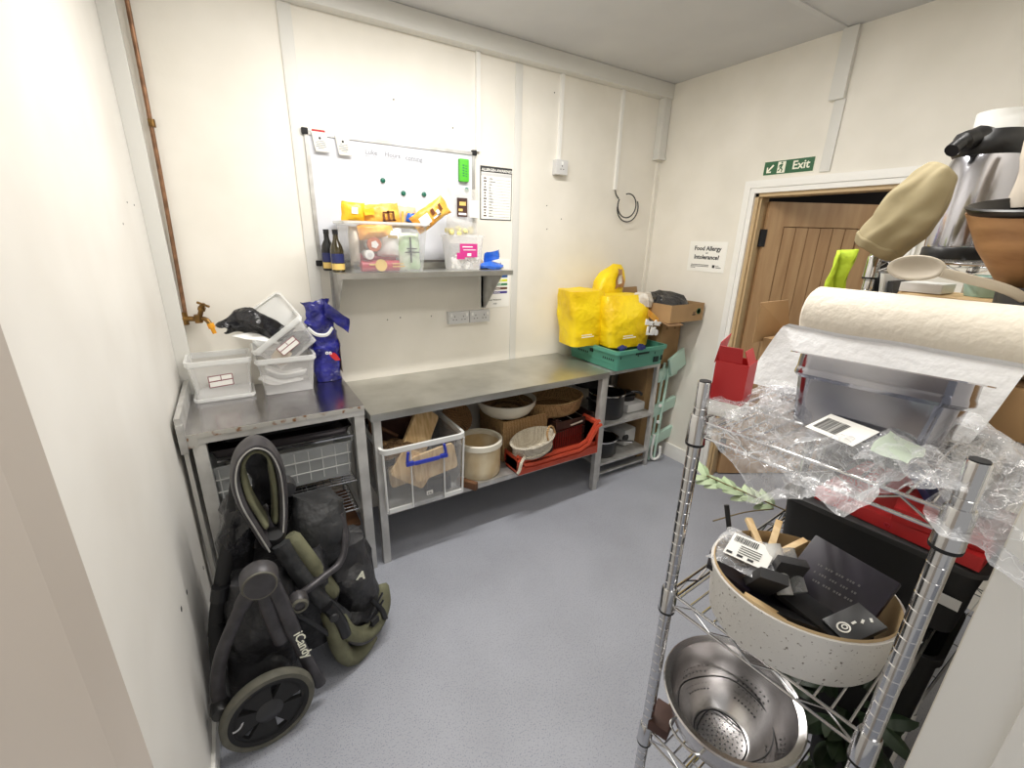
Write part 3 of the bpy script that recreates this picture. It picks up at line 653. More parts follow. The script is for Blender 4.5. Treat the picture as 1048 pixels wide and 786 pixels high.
# trays beneath
t = thing('baking_tray', 'dark steel baking tray on the top runners beneath the small steel table', 'tray', (.4, -.3, .80))
MB().tray((.39, -.30, .80), (.58, .46, .045), .003, .95, rim=.008, rimh=.004).build('pan', 'oven_pan', t)
MB().lo((.12, -.545, .792), (.69, -.535, .80)).build('runner', 'chrome', t)
tag(MB().tray((.39, -.28, .846), (.5, .40, .04), .003, .95, rim=.006, rimh=.004).build('baking_tray', 'matt_black'), 'black baking tray nested on the dark steel tray under the small table', 'tray')
t = thing('bread_crate', 'translucent ribbed plastic crate beneath the small steel table', 'crate', (.39, -.33, .56))
MB().tray((.385, -.32, .575), (.60, .42, .19), .004, .93, rim=.006, rimh=.01).build('tub', 'frost', t)
m = MB()
for k in range(10):
    x = .115 + k * .06; m.lo((x, -.531, .60), (x + .004, -.526, .755))
for z in (.64, .70): m.lo((.10, -.532, z), (.67, -.526, z + .004))
m.build('rib', 'clear_rim', t)
def wire_grid(name, lab, x0, x1, y0, y1, z, n, grp):
    t = thing(name, lab, 'oven shelf', ((x0 + x1) / 2, (y0 + y1) / 2, z), group=grp)
    MB().tube([(x0, y0, z), (x1, y0, z), (x1, y1, z), (x0, y1, z)], .004, 8, closed=True).build('rim_wire', 'chrome', t)
    m = MB()
    for k in range(1, n): y = y0 + (y1 - y0) * k / n; m.tube([(x0, y, z), (x1, y, z)], .0022, 6)
    for k in range(1, 5): x = x0 + (x1 - x0) * k / 5; m.tube([(x, y0, z - .003), (x, y1, z - .003)], .003, 6)
    m.build('bars', 'chrome', t)
G = 'wire oven shelves under the small steel table'
wire_grid('oven_shelf', 'chrome wire oven shelf right under the translucent ribbed crate', .11, .68, -.54, -.08, .545, 18, G)
wire_grid('oven_shelf', 'chrome wire oven shelf, middle one under the small table', .11, .68, -.53, -.08, .37, 14, G)
wire_grid('oven_shelf', 'chrome wire oven shelf nearest the floor under the small table', .11, .68, -.53, -.08, .235, 14, G)
tag(MB().lo((.45, -.50, .243), (.69, -.12, .262), bev=.003).build('wooden_board', 'wood_ply'), 'flat brown board on the lowest wire shelf under the small table', 'board')
tag(MB().lo((.30, -.08, .02), (.68, -.05, .50)).build('back_panel', 'cloth_beige'), 'pale panel standing against the wall under the small steel table', 'panel')
tag(MB().tray((.35, -.30, .25), (.36, .34, .10), .004, .92).build('storage_tray', 'matt_black'), 'black tub on the lowest wire shelf behind the stroller', 'tub')

# containers on it
c = (.180, -.115, TZ + .001)
t = thing('food_container', 'empty clear container with a red framed label in the corner of the table', 'container', c, group='clear food containers on the small table')
MB().tray((c[0], c[1], c[2] + .016), (.258, .20, .185), .003, .87, rim=.006, rimh=.02).build('tub', 'cloudy', t)
MB().tray((c[0], c[1], c[2] + .175), (.262, .204, .028), .004, 1, rim=.007, rimh=.02, bottom=False).build('rim', 'clear_rim', t)
MB().tray((c[0], c[1], c[2]), (.25, .19, .018), .006, .98, rim=.003).build('spare_lid', 'clear_rim', t)
def label_at(t, P, X, Y, w, h):
    P, X, Y = Vector(P), Vector(X).normalized(), Vector(Y).normalized(); N = X.cross(Y)
    def R(m, u0, u1, v0, v1, n=.001):
        m.quad(*[P + X * (u * w) + Y * (v * h) + N * n for u, v in ((u0, v0), (u1, v0), (u1, v1), (u0, v1))])
    m = MB(); R(m, 0, 1, 0, 1); m.build('label_panel', 'paper', t, flat=True)
    m = MB()
    for a in ((0, 1, 0, .06), (0, 1, .94, 1), (0, .03, 0, 1), (.97, 1, 0, 1), (0, 1, .48, .56), (.5, .53, .5, 1)): R(m, *a, n=.0018)
    m.build('label_frame', 'ink_red', t, flat=True)
label_at(t, (.125, -.213, 1.03), (1, 0, .06), (0, -.06, 1), .10, .058)
c = (.462, -.145, TZ + .001)
t = thing('food_container', 'clear container holding white spoons beside the blue bag', 'container', c, group='clear food containers on the small table')
MB().tray(c, (.262, .19, .185), .003, .85, rim=.006, rimh=.02).build('tub', 'cloudy', t)
MB().tray((c[0], c[1], c[2] + .160), (.266, .194, .028), .004, 1, rim=.007, rimh=.02, bottom=False).build('rim', 'clear_rim', t)
for k in range(12):
    m = MB(); a = random.uniform(-.25, .25); x = .44 + random.uniform(-.03, .03); y = -.20 + k * .010; z = TZ + .040 + random.uniform(0, .06)
    p = [(x - .08, y, z + .03), (x - .02, y, z - .005 + a * .02), (x + .04, y, z - .01), (x + .09, y, z - .005)]
    m.tube(smooth_path(p, 4), [.009] * 4 + [.006] * 9, 8, flat=.35)
    tag(m.build('plastic_spoon', 'white'), 'white plastic spoon in the jumble inside the clear container', 'spoon', 'white spoons in the clear container')
# tilted container, with glove bag
R0 = RZ(0) @ RY(-36)
c0 = Vector((.520, -.155, 1.150))
t = thing('food_container', 'clear container tipped on its side on top of the container of spoons', 'container', c0, group='clear food containers on the small table')
MB().tray(c0, (.262, .19, .15), .003, .87, R=R0, rim=.006, rimh=.02).build('tub', 'cloudy', t)
k0 = c0 + R0 @ Vector((0, 0, .122))
MB().tray(k0, (.268, .196, .028), .004, 1, R=R0, rim=.008, rimh=.02, bottom=False).build('rim', 'clear_rim', t)
label_at(t, c0 + R0 @ Vector((-.05, -.092, .045)), R0 @ Vector((1, 0, 0)), R0 @ Vector((0, -.06, 1)), .10, .05)
m = MB(); m.lathe([(0, 0), (.05, .0), (.06, .04), (.045, .07), (0, .08)], c0 + R0 @ Vector((.03, -.01, .012)), 18, R0, sx=1.2).crumple(20, .02, seed=8)
tag(m.build('rubber_glove', 'grey_card'), 'dark grey glove crumpled inside the tipped container', 'glove')
m = MB(); m.lathe([(0, 0), (.045, .0), (.05, .03), (.04, .05), (0, .06)], c0 + R0 @ Vector((-.055, -.02, .012)), 18, R0, sx=1.1).crumple(20, .018, seed=9)
tag(m.build('paper_bag', 'beige_pk'), 'beige folded cloth inside the tipped container', 'cloth')
lid = MB(); lid.tray((.43, -.05, 1.30), (.25, .19, .02), .004, 1, R=RZ(0) @ RY(-34) @ RX(55), rim=.006)
tag(lid.build('container_lid', 'clear_rim'), 'clear container lid leaning upright against the wall behind the black bag', 'lid')
# black bag spilling out
m = MB()
def blk(u, v):
    x = .215 + .30 * u; w = .06 + .085 * math.sin(PI * min(1, u * 1.1)) ** .7
    z = 1.318 + .03 * math.sin(u * 5) - .035 * u + (v - .5) * w; y = -.17 - .05 * math.sin(v * PI) + .02 * math.sin(9 * u)
    return (x + .02 * math.sin(7 * v), y, z - .012 * v)
m.grid(blk, 26, 12).crumple(16, .02, 40, .006, seed=3)
tag(m.build('bin_bag', 'binbag', solid=.004), 'black plastic bag spilling out of the tipped container', 'bag')
m = MB(); m.grid(lambda u, v: (.25 + .19 * u, -.235 + .03 * v, 1.272 - .055 * u + .028 * v * math.sin(PI * u)), 12, 4).crumple(20, .006, seed=5)
tag(m.build('paper_sheet', 'white', solid=.002), 'strip of white paper under the black bag', 'paper')

# blue sugar bag
c = Vector((.675, -.085, TZ + .002))
t = thing('blue_bag', 'tall crumpled blue food bag with its rolled top folded over', 'bag', c)
m = MB(); m.bagbody(c, .135, .10, .30, top=(.86, .5), seed=2, amp=.012, lean=(-.02, 0), crease=.014, crf=16, sq=4, n=44, m=20); m.build('bag_body', 'blue_bag', t)
m = MB()
m.grid(lambda u, v: (c.x - .085 + .125 * u, c.y - .035 - .02 * math.sin(PI * u), c.z + .275 + .16 * v + .02 * u), 20, 20).crumple(18, .02, 50, .008, seed=6)
m.build('bag_top', 'blue_bag', t, solid=.004)
m = MB(); m.grid(lambda u, v: (c.x + .005 + .11 * u, c.y - .06 - .02 * u, c.z + .45 - .12 * u * .9 - .09 * v * (1 - .2 * u)), 8, 8).crumple(18, .012, seed=9); m.build('bag_flap', 'blue_bag', t, solid=.004)
m = MB(); m.tube(smooth_path([(c.x - .085, c.y - .05, c.z + .305), (c.x - .05, c.y - .075, c.z + .272), (c.x, c.y - .08, c.z + .268), (c.x + .035, c.y - .065, c.z + .30)], 5), .010, 8, flat=.5).build('white_cuff', 'white', t)
m = MB(); m.grid(lambda u, v: (c.x + .0 + .03 * u + .03 * (1 - v), c.y - .075, c.z + .12 + .045 * v), 4, 4).crumple(30, .005).build('red_print', 'red', t)
m = MB(); m.grid(lambda u, v: (c.x + .066, c.y - .05 + .07 * u, c.z + .04 + .19 * v), 4, 6).crumple(30, .004).build('side_picture', 'beige_pk', t)
text('lettering', 'on', .032, (c.x - .02, c.y - .088, c.z + .165), (1, 0, -.15), (0, 0, 1), 'paper', t, bold=.0008)

# ================================================================== LONG STEEL TABLE
LX0, LX1, LZ = .768, 2.352, .90
t = thing('steel_table', 'long stainless steel worktable with a shelf beneath, against the back wall', 'table', (1.56, -.3, 0))
MB().lo((LX0, -.584, LZ - .04), (LX1, -.003, LZ), bev=.003).build('tabletop', 'steel', t)
for x in (LX0 + .032, LX1 - .03):
    for y in (-.552, -.035): MB().lo((x - .02, y - .02, 0), (x + .02, y + .02, LZ - .041), bev=.003).build('leg', 'steel_leg', t)
m = MB(); m.lo((LX0 + .05, -.572, .318), (LX1 - .05, -.02, .334)).lo((LX0 + .05, -.575, .305), (LX1 - .05, -.569, .334)); m.build('undershelf', 'steel_dull', t)
UZ = .335
# clear box with blue clip
t = thing('storage_box', 'clear storage box with a blue clip handle under the long table', 'box', (1.03, -.40, UZ))
MB().tray((1.03, -.415, UZ), (.45, .40, .375), .003, .95, rim=.006, rimh=.02, rc=.025).build('tub', 'clear', t)
MB().tray((1.03, -.415, UZ + .345), (.455, .405, .032), .006, 1, rim=.009, rimh=.024, rc=.028, bottom=False).build('rim', 'frost_white', t)
m = MB()
for x in (.945, 1.13): m.lo((x, -.6195, UZ + .004), (x + .006, -.609, UZ + .35))
m.lo((.82, -.612, UZ), (.95, -.600, UZ + .024)).lo((1.13, -.612, UZ), (1.24, -.600, UZ + .024)).tube([(.813, -.602, UZ), (.806, -.614, UZ + .35)], .006, 8).tube([(1.247, -.602, UZ), (1.254, -.614, UZ + .35)], .006, 8)
m.build('rib', 'frost_white', t)
m = MB(); m.tube(smooth_path([(.93, -.632, UZ + .345), (.925, -.634, UZ + .29), (.96, -.636, UZ + .277), (1.03, -.636, UZ + .272), (1.10, -.636, UZ + .277), (1.135, -.634, UZ + .29), (1.13, -.632, UZ + .345)], 5), .008, 8)
m.box((1.03, -.637, UZ + .275), (.14, .012, .02), bev=.004).lo((.915, -.645, UZ + .27), (.955, -.628, UZ + .29)).lo((1.105, -.645, UZ + .27), (1.145, -.628, UZ + .29)); m.build('clip_handle', 'blue', t)
MB().lo((1.03, -.6055, UZ + .045), (1.067, -.6045, UZ + .07)).build('sticker', 'paper', t); text('lettering', '33L', .018, (1.035, -.6062, UZ + .05), (1, 0, 0), (0, 0, 1), 'ink', t)
def board(c, d, R, m, lab, bev=.02, grp='chopping boards in the clear box'):
    q = MB()
    w, h, th = d; o = []
    for cx, cz, a0 in ((1, 1, 0), (-1, 1, 90), (-1, -1, 180), (1, -1, 270)):
        for k in range(5):
            a = math.radians(a0 + 22.5 * k); o.append((cx * (w / 2 - bev) + bev * math.cos(a), cz * (h / 2 - bev) + bev * math.sin(a)))
    q.loft([[Vector(c) + R @ Vector((x, s * th / 2, z)) for x, z in o] for s in (-1, 1)])
    bmesh.ops.bevel(q.bm, geom=[e for e in q.bm.edges if len(e.link_faces) == 2 and e.calc_face_angle(0) > 1.2], offset=.003, segments=2, affect='EDGES')
    return tag(q.build('chopping_board', m), lab, 'board', grp)
board((1.05, -.44, .655), (.155, .36, .022), RY(42) @ RX(-30), 'wood_light', 'pale wooden chopping board leaning up out of the clear box')
board((.98, -.565, .545), (.22, .17, .02), RY(38) @ RX(-6), 'wood_light', 'square pale board seen through the front of the clear box')
board((1.09, -.585, .56), (.25, .15, .02), RY(-8) @ RX(-4), 'wood_light', 'wide pale board lying across inside the clear box')
board((1.03, -.50, .50), (.34, .13, .02), RY(-6) @ RX(4), 'wood_light', 'narrow pale board standing deepest inside the clear box')
# dark frame of a small wooden crate behind
t = thing('wooden_crate', 'open brown wooden crate standing behind the boards in the clear box', 'crate', (.95, -.2, .56))
m = MB()
for z in (.70, .78): m.lo((.82, -.30, z), (1.08, -.285, z + .03)).lo((.82, -.22, z), (1.08, -.21, z + .03))
m.build('slats', 'wood_dark', t)
for x in (.82, 1.06): MB().lo((x, -.31, .44), (x + .022, -.285, .83)).build('post', 'wood_ply', t)
MB().tube([(.84, -.34, .74), (.96, -.36, .655)], .010, 8).build('crossbar', 'wood_ply', t)
MB().lo((.83, -.285, .36), (1.20, -.235, .46)).lo((.84, -.245, .44), (1.19, -.235, .80)).build('base', 'wood_dark', t)  # dark back panel added to stand in for the shade under the table
m = MB(); m.lathe([(0, 0), (.07, 0), (.08, .03), (.06, .06), (0, .07)], (.90, -.47, .61), 20, sx=1.3).crumple(20, .02)
tag(m.build('wicker_nest', 'seagrass_d'), 'tangled dark wicker at the near corner inside the clear box', 'basket')
tag(MB().lo((1.05, -.56, UZ + .012), (1.20, -.40, UZ + .10), bev=.02).build('purple_bowl', 'purple_blk'), 'dark shape at the bottom of the clear box', 'bowl')
# cream round tub
c = (1.445, -.435, UZ)
t = thing('cream_bucket', 'round cream bucket with a thick pale rim under the long table', 'bucket', c)
MB().lathe([(0, 0), (.122, 0), (.130, .01), (.132, .05), (.134, .21), (.128, .212), (.124, .05), (.12, .012), (0, .012)], c, 40).build('bucket_body', 'cream_cloth', t)
MB().shell([(.122, .20), (.124, .226), (.134, .232), (.143, .226), (.144, .195), (.135, .19)], c, 40).build('rim', 'cream_enamel', t)
tag(MB().box((1.292, -.575, UZ + .024), (.03, .13, .045), RZ(32), bev=.003).build('wooden_block', 'wood_ply'), 'rough brown block beside the cream bucket', 'block')
# small round wicker bowl facing forward
Rw = RX(52) @ RY(14)
tag(MB().lathe([(0, -.05), (.075, -.045), (.095, 0), (.105, .028), (.11, .035), (.104, .04), (.09, .01), (.07, -.03), (0, -.035)], (1.375, -.23, .635), 32, Rw).build('wicker_bowl', 'wicker'), 'round wicker bowl tipped forward behind the cream bucket', 'bowl')
tag(MB().lo((1.28, -.2, UZ), (1.45, -.05, .60), bev=.01).build('wooden_box', 'wood_dark'), 'dark brown box behind the round wicker bowl', 'box')
# seagrass box
t = thing('seagrass_basket', 'rectangular seagrass basket with the cream bowl on it', 'basket', (1.80, -.25, UZ))
MB().tray((1.802, -.255, UZ + .002), (.36, .34, .285), .014, .97, rc=.02).build('basket_body', 'seagrass', t)
c = (1.725, -.285, UZ + .289)
t = thing('cream_bowl', 'wide shallow cream bowl resting on the rectangular seagrass basket', 'bowl', c)
MB().lathe([(0, 0), (.13, 0), (.165, .025), (.195, .07), (.20, .105), (.194, .107), (.185, .07), (.155, .032), (0, .015)], c, 48).build('bowl_body', 'cream_enamel', t)
MB().lathe([(0, .018), (.15, .034), (.18, .075), (.178, .08), (.148, .040), (0, .022)], c, 48).build('bowl_lining', 'seagrass_d', t)
# dark slatted crate and the flat wicker tray on it
t = thing('wooden_crate', 'dark stained slatted crate under the oval wicker tray', 'crate', (2.19, -.26, UZ))
m = MB()
for k in range(3):
    z = UZ + .03 + k * .068
    m.lo((2.02, -.475, z), (2.355, -.463, z + .055)).lo((2.02, -.055, z), (2.355, -.043, z + .055)).lo((2.01, -.475, z), (2.022, -.043, z + .055)).lo((2.353, -.475, z), (2.365, -.043, z + .055))
m.build('slats', 'wood_dark', t)
for x, y in ((2.03, -.455), (2.345, -.455), (2.03, -.065), (2.345, -.065)): MB().lo((x - .013, y - .013, UZ + .012), (x + .013, y + .013, UZ + .235)).build('corner_post', 'wood_dark', t)
MB().lo((2.02, -.47, UZ + .012), (2.355, -.05, UZ + .024)).build('base', 'wood_dark', t)
MB().tube(smooth_path([(2.13, -.482, UZ + .185), (2.17, -.486, UZ + .192), (2.23, -.486, UZ + .20)], 4), .006, 8).build('rope_handle', 'cloth_beige', t)
c = (2.10, -.28, UZ + .24)
tag(MB().lathe([(0, 0), (.20, 0), (.225, .02), (.24, .10), (.245, .105), (.235, .11), (.215, .03), (.19, .015), (0, .015)], c, 48, sx=1.02, sy=.80).build('wicker_tray', 'seagrass'), 'large oval wicker tray on the dark slatted crate', 'tray')
# red bread crates (nested)
def red_crate(dz, dy, lab):
    t = thing('bread_tray', lab, 'crate', (1.93, -.42, UZ + dz), group='red bread trays under the long table')
    x0, x1, y0, y1, z = 1.625, 2.275, -.61 + dy, -.46 + dy, UZ + dz
    m = MB(); m.lo((x0, y0, z), (x1, y1, z + .008))
    for s, x in ((1, x0), (-1, x1)):
        m.loft([[(x + s * q, y0, z), (x + s * q, y1, z), (x + s * q * 1, y1, z + .20 * (1 if s < 0 else .45)), (x + s * q, y0, z + .20 * (1 if s < 0 else .45))] for q in (0, .008)])
    m.lo((x0, y0 - .002, z), (x1, y0 + .008, z + .055)); m.build('tray_body', 'terra', t)
    # swept front lip rising to the far corner
    m = MB(); p = [(x0, y0 - .004, z + .105), (x0 + .05, y0 - .006, z + .066), (x0 + .12, y0 - .006, z + .06), (x1 - .16, y0 - .006, z + .062), (x1 - .09, y0 - .006, z + .09), (x1 - .02, y0 - .006, z + .20), (x1 + .012, y0 - .006, z + .212)]
    m.tube(p, .012, 4, up=(0, 1, 1)); m.tube([(q[0], q[1], q[2] - .028) for q in p[1:-2]], .006, 4, up=(0, 1, 1)); m.tube([(x1 + .006, y0, z + .20), (x1 + .006, y1, z + .20)], .012, 4); m.build('lip', 'terra', t)
    m = MB()
    for k in range(24): m.lo((x0 + .14 + k * .02, y1 - .02, z + .008), (x0 + .15 + k * .02, y1 - .01, z + .12 + .05 * k / 24))
    m.build('lattice', 'terra_d', t); return t
red_crate(.0, 0.0, 'red plastic bread tray, lower one of the nested pair under the long table')
red_crate(.022, .018, 'red plastic bread tray, upper one of the nested pair under the long table')
# white wicker basket in it
c = (1.775, -.545, UZ + .095)
t = thing('wicker_basket', 'oval white wicker basket with loop handles in the red tray', 'basket', c)
Rb = RY(-8) @ RX(8)
MB().lathe([(0, 0), (.11, 0), (.135, .03), (.15, .10), (.156, .115), (.146, .12), (.125, .035), (.1, .012), (0, .012)], c, 40, Rb, sx=1.0, sy=.62).build('basket_body', 'white_wicker', t)
MB().shell([(.143, .112), (.150, .125), (.160, .115), (.154, .10)], c, 40, Rb, sx=1, sy=.64).build('braided_rim', 'white_wicker', t)
MB().shell([(.122, .03), (.130, .045), (.143, .04), (.138, .024)], c, 40, Rb, sx=1, sy=.64).build('braided_band', 'white_wicker', t)
m = MB(); m.tube(smooth_path([Vector(c) + Rb @ Vector(p) for p in ((.06, -.085, .115), (.06, -.07, .165), (.10, -.04, .185), (.135, -.03, .16), (.145, -.04, .118))], 5), .007, 8).build('loop_handle', 'seagrass', t)
m = MB(); m.tube(smooth_path([Vector(c) + Rb @ Vector(p) for p in ((-.10, -.06, .05), (-.14, -.08, .03), (-.16, -.09, -.01), (-.175, -.09, -.03))], 5), .010, 8).build('loop_handle', 'white_wicker', t)
tag(MB().lathe([(0, 0), (.10, 0), (.13, .03), (.135, .075), (.128, .078), (.12, .03), (0, .012)], (1.80, -.535, UZ + .034), 36, sx=1.0, sy=.55).build('black_bowl', 'matt_black'), 'black oval bowl under the white wicker basket', 'bowl')

# ================================================================== SMALL STEEL RACK BY THE CORNER
RZ0, RX0, RX1, RY0 = .868, 2.40, 2.955, -.50
t = thing('steel_rack', 'three tier steel rack standing in the corner beside the long table', 'rack', (2.68, -.25, 0))
for z, w in ((RZ0, .028), (.462, .02), (.150, .02)):
    MB().lo((RX0, RY0, z - w), (RX1, -.01, z), bev=.003).build('shelf_board' if z > .2 else 'bottom_shelf', 'steel_dull', t)
for x in (RX0 + .018, RX1 - .016):
    for y in (RY0 + .018, -.03): MB().lo((x - .015, y - .015, 0), (x + .015, y + .015, RZ0 - .029), bev=.003).build('leg', 'steel_leg', t)
MB().lo((RX0, RY0 + .01, .05), (RX1, RY0 + .03, .062)).build('foot_rail', 'steel_dull', t)
# pots
def pot(c, r, h, lab, tilt=None, lid_=True):
    R = tilt or I3
    t = thing('cooking_pot', lab, 'pot', c, group='black cooking pots on the steel rack')
    MB().lathe([(0, 0), (r * .92, 0), (r, .015), (r, h), (r - .006, h), (r - .008, .02), (0, .012)], c, 36, R).build('pot_body', 'black', t)
    MB().shell([(r - .006, h - .002), (r - .004, h + .007), (r + .004, h + .006), (r + .005, h - .004)], c, 36, R).build('rim', 'chrome', t)
    for s in (-1, 1):
        MB().tube(smooth_path([Vector(c) + R @ Vector(p) for p in ((s * (r - .002), -.04, h * .8), (s * (r + .03), -.035, h * .82), (s * (r + .03), .035, h * .82), (s * (r - .002), .04, h * .8))], 4), .008, 8).build('handle', 'dark', t)
    return t
pot((2.585, -.34, .463), .135, .185, 'large black pot with a chrome rim on the middle tier of the steel rack')
pot((2.56, -.345, .151), .125, .13, 'black pot with a chrome rim on the bottom tier of the steel rack')
t = thing('frying_pan', 'black frying pan stacked inside the bottom tier beside the pot', 'pan', (2.66, -.16, .30))
MB().lathe([(0, 0), (.12, 0), (.15, .045), (.146, .047), (.118, .006), (0, .006)], (2.60, -.15, .152), 32).build('pan_body', 'matt_black', t)
MB().tube([(2.68, -.29, .20), (2.79, -.47, .235)], [.009, .012], 10).build('handle', 'chrome', t)
t = thing('cooker', 'squat white and black appliance at the end of the middle tier', 'appliance', (2.83, -.26, .463))
MB().box((2.84, -.28, .498), (.19, .28, .07), bev=.02).build('base_unit', 'socket', t)
MB().lathe([(0, 0), (.085, 0), (.09, .04), (.06, .055), (0, .06)], (2.835, -.28, .535), 28).build('lid', 'black', t)
MB().tube(smooth_path([(2.77, -.36, .60), (2.80, -.40, .63), (2.86, -.42, .62), (2.90, -.40, .59)], 4), .011, 8).build('handle', 'black', t)
tag(MB().lathe([(0, 0), (.13, 0), (.145, .07), (.14, .072), (.125, .008), (0, .008)], (2.57, -.16, .66), 30).build('stock_pan', 'matt_black', loc=(2.57, -.16, .463)), 'black pan resting on top of the large black pot', 'pan')
t = thing('white_mixer', 'white plastic appliance lying on the bottom tier of the steel rack', 'appliance', (2.84, -.25, .151))
MB().box((2.84, -.26, .225), (.15, .24, .145), RZ(8), bev=.035).build('body', 'socket', t); MB().cyl((2.80, -.375, .23), (2.80, -.385, .23), .03).build('dial', 'dark', t)

# green crate + yellow bags
GX0, GX1, GY0, GY1, GZ, GH = 2.455, 2.925, -.535, -.03, .875, .145
cx, cy = (GX0 + GX1) / 2, (GY0 + GY1) / 2
t = thing('plastic_crate', 'green plastic crate carrying the yellow bags on top of the steel rack', 'crate', (cx, cy, GZ))
MB().tray((cx, cy, GZ), (GX1 - GX0 + .02, GY1 - GY0 + .02, GH), .006, .95, rim=.012, rimh=.026, rc=.02).build('crate_body', 'crate_green', t)
m = MB()
for side in (0, 1):
    for k in range(6):
        for r_ in range(2):
            if side == 0:
                for off in (.03, .30): m.box((GX0 + .000 - .001 + .004 * r_, GY0 + off + .02 * k, GZ + .075 + .024 * r_), (.008, .010, .016), RX(25))
for k in range(3): m.box((GX0 + .03 + .17 * (k), GY0 - .003, GZ + .10), (.006, .008, .03))
m.box((cx, GY0 - .012, GZ + .112), (.13, .006, .022), bev=.002); m.box((GX1 - .08, GY0 + .002, GZ + .045), (.05, .02, .04)); m.box((GX1 - .02, GY0 + .006, GZ + .05), (.02, .02, .035)); m.build('hand_slots', 'crate_dark', t)
MB().lo((GX0 + .02, GY0 - .004, GZ + .075), (GX1 - .02, GY0 + .004, GZ + .083)).lo((GX0 - .004, GY0 + .02, GZ + .045), (GX0 + .004, GY1 - .02, GZ + .052)).build('rib', 'crate_green', t)
for x in (GX0 - .008,): MB().lo((x - .006, -.30, GZ + .09), (x + .006, -.27, GZ + .15)).build('clip', 'crate_dark', t)
def ybag(c, w, d, h, rz, seed, lab, top=(.95, .5), lean=(0, 0), R=None):
    t = thing('shopping_bag', lab, 'bag', c, group='yellow shopping bags in the green crate')
    MB().bagbody(c, w, d, h, top=top, R=(R or RZ(rz)), seed=seed, amp=.010, lean=lean, belly=1.02, sq=5.0, n=48, m=18, crease=.009, crf=7).build('bag_body', 'yellow', t); return t
t = ybag((2.395, -.20, 1.015), .275, .24, .385, -8, 1, 'plain yellow shopping bag at the wall end of the green crate', top=(1.02, .92), lean=(-.02, 0))
MB().lo((2.29, -.345, 1.09), (2.40, -.343, 1.096)).lo((2.29, -.345, 1.105), (2.38, -.343, 1.110)).build('print', 'paper', t)
t = ybag((2.665, -.345, 1.015), .375, .25, .355, -6, 5, 'wide yellow shopping bag with white and orange lettering, front of the crate', top=(.88, .62), lean=(-.03, .03))
text('lettering', 'Bag for', .050, (2.70, -.528, 1.185), (1, -.08, -.12), (0, 0, 1), 'white', t, depth=.004, bold=.003)
text('lettering', 'Life', .075, (2.715, -.532, 1.115), (1, -.08, -.12), (0, 0, 1), 'white', t, depth=.004, bold=.004)
MB().grid(lambda u, v: (2.74 + .14 * u, -.508 - .005 * u, 1.24 + .05 * v - .09 * u), 6, 3).crumple(18, .006).build('orange_flash', 'orange_pk', t)
MB().lo((2.54, -.494, 1.09), (2.66, -.490, 1.096)).lo((2.54, -.494, 1.105), (2.63, -.490, 1.110)).build('print', 'paper', t)
for x, y, z, lab in ((2.50, -.53, 1.03, 'navy bag tie at the corner of the green crate'), (2.66, -.555, 1.03, 'navy bag tie hanging over the front rim of the green crate')):
    m = MB(); m.lathe([(0, -.006), (.024, -.005), (.028, 0), (.024, .005), (0, .006)], (x, y, z + .005), 16, RX(80), sx=1.5, sy=.8).crumple(40, .012)
    tag(m.build('bag_tie', 'label_blue'), lab, 'bag tie')
t = ybag((2.665, -.12, 1.20), .24, .13, .37, 0, 8, 'yellow shopping bag with a brown picture, peaking above the other bags', top=(.30, .18), lean=(.085, 0), R=RY(4))
MB().grid(lambda u, v: (2.70 + .09 * u + .02 * v - .03 * u * v, -.205 + .02 * v, 1.40 + .13 * v), 6, 6).crumple(18, .02).build('brown_picture', 'wood_mid', t)
MB().grid(lambda u, v: (2.715 + .04 * u, -.218 + .01 * v, 1.43 + .06 * v), 4, 4).crumple(18, .012).build('white_picture', 'pale_stuff', t)
m = MB(); m.lathe([(0, 0), (.08, 0), (.09, .05), (.06, .09), (0, .1)], (2.80, -.38, 1.285), 24, sx=1.1, sy=.8).crumple(14, .035, 40, .008)
tag(m.build('paper_scraps', 'pale_stuff', loc=(2.85, -.34, 1.24)), 'crumpled white paper poking out of the wide yellow bag', 'paper')
# cardboard boxes in the corner
tag(MB().lo((2.985, -.36, 0), (3.21, -.05, .83), bev=.003).build('cardboard_box', 'kraft'), 'tall flat cardboard box on the floor between the rack and the wall', 'box')
t = thing('cardboard_box', 'upright cardboard box with handle holes beneath the shallow box', 'box', (3.1, -.25, .83))
MB().lo((2.99, -.44, .831), (3.205, -.06, 1.19), bev=.003).build('carton', 'kraft', t)
MB().lo((3.04, -.442, 1.10), (3.06, -.438, 1.12)).lo((3.13, -.442, 1.10), (3.15, -.438, 1.12)).lo((3.12, -.442, 1.13), (3.18, -.438, 1.14)).build('print', 'kraft_dark', t)
t = thing('cardboard_box', 'shallow open cardboard box holding black bags, top of the corner stack', 'box', (3.0, -.33, 1.192))
MB().tray((3.035, -.34, 1.192), (.36, .54, .125), .004, 1.0, rc=.003, seg=1).build('carton', 'kraft', t)
MB().box((2.97, -.075, 1.345), (.24, .005, .08), RZ(6) @ RX(-15)).build('flap', 'kraft', t)
MB().box((2.90, -.60, 1.186), (.14, .08, .004), RZ(-6) @ RX(12)).build('flap', 'kraft_dark', t)
MB().lathe([(.022, .0015), (.022, -.0015), (.017, -.0015), (.017, .0015)], (3.155, -.612, 1.262), 20, RX(90)).build('stamp', 'green_sign', t); MB().lo((3.09, -.6125, 1.235), (3.12, -.610, 1.243)).lo((3.09, -.6125, 1.252), (3.12, -.610, 1.256)).build('print', 'ink', t)
m = MB(); m.lathe([(0, 0), (.13, 0), (.17, .05), (.13, .10), (.05, .13), (0, .13)], (3.03, -.40, 1.245), 30, sx=1.05, sy=1.0).crumple(12, .04, 34, .012, seed=5)
tag(m.build('bin_bag', 'binbag', loc=(3.01, -.4, 1.2)), 'shiny black bin liner bundled in the shallow cardboard box', 'bag')
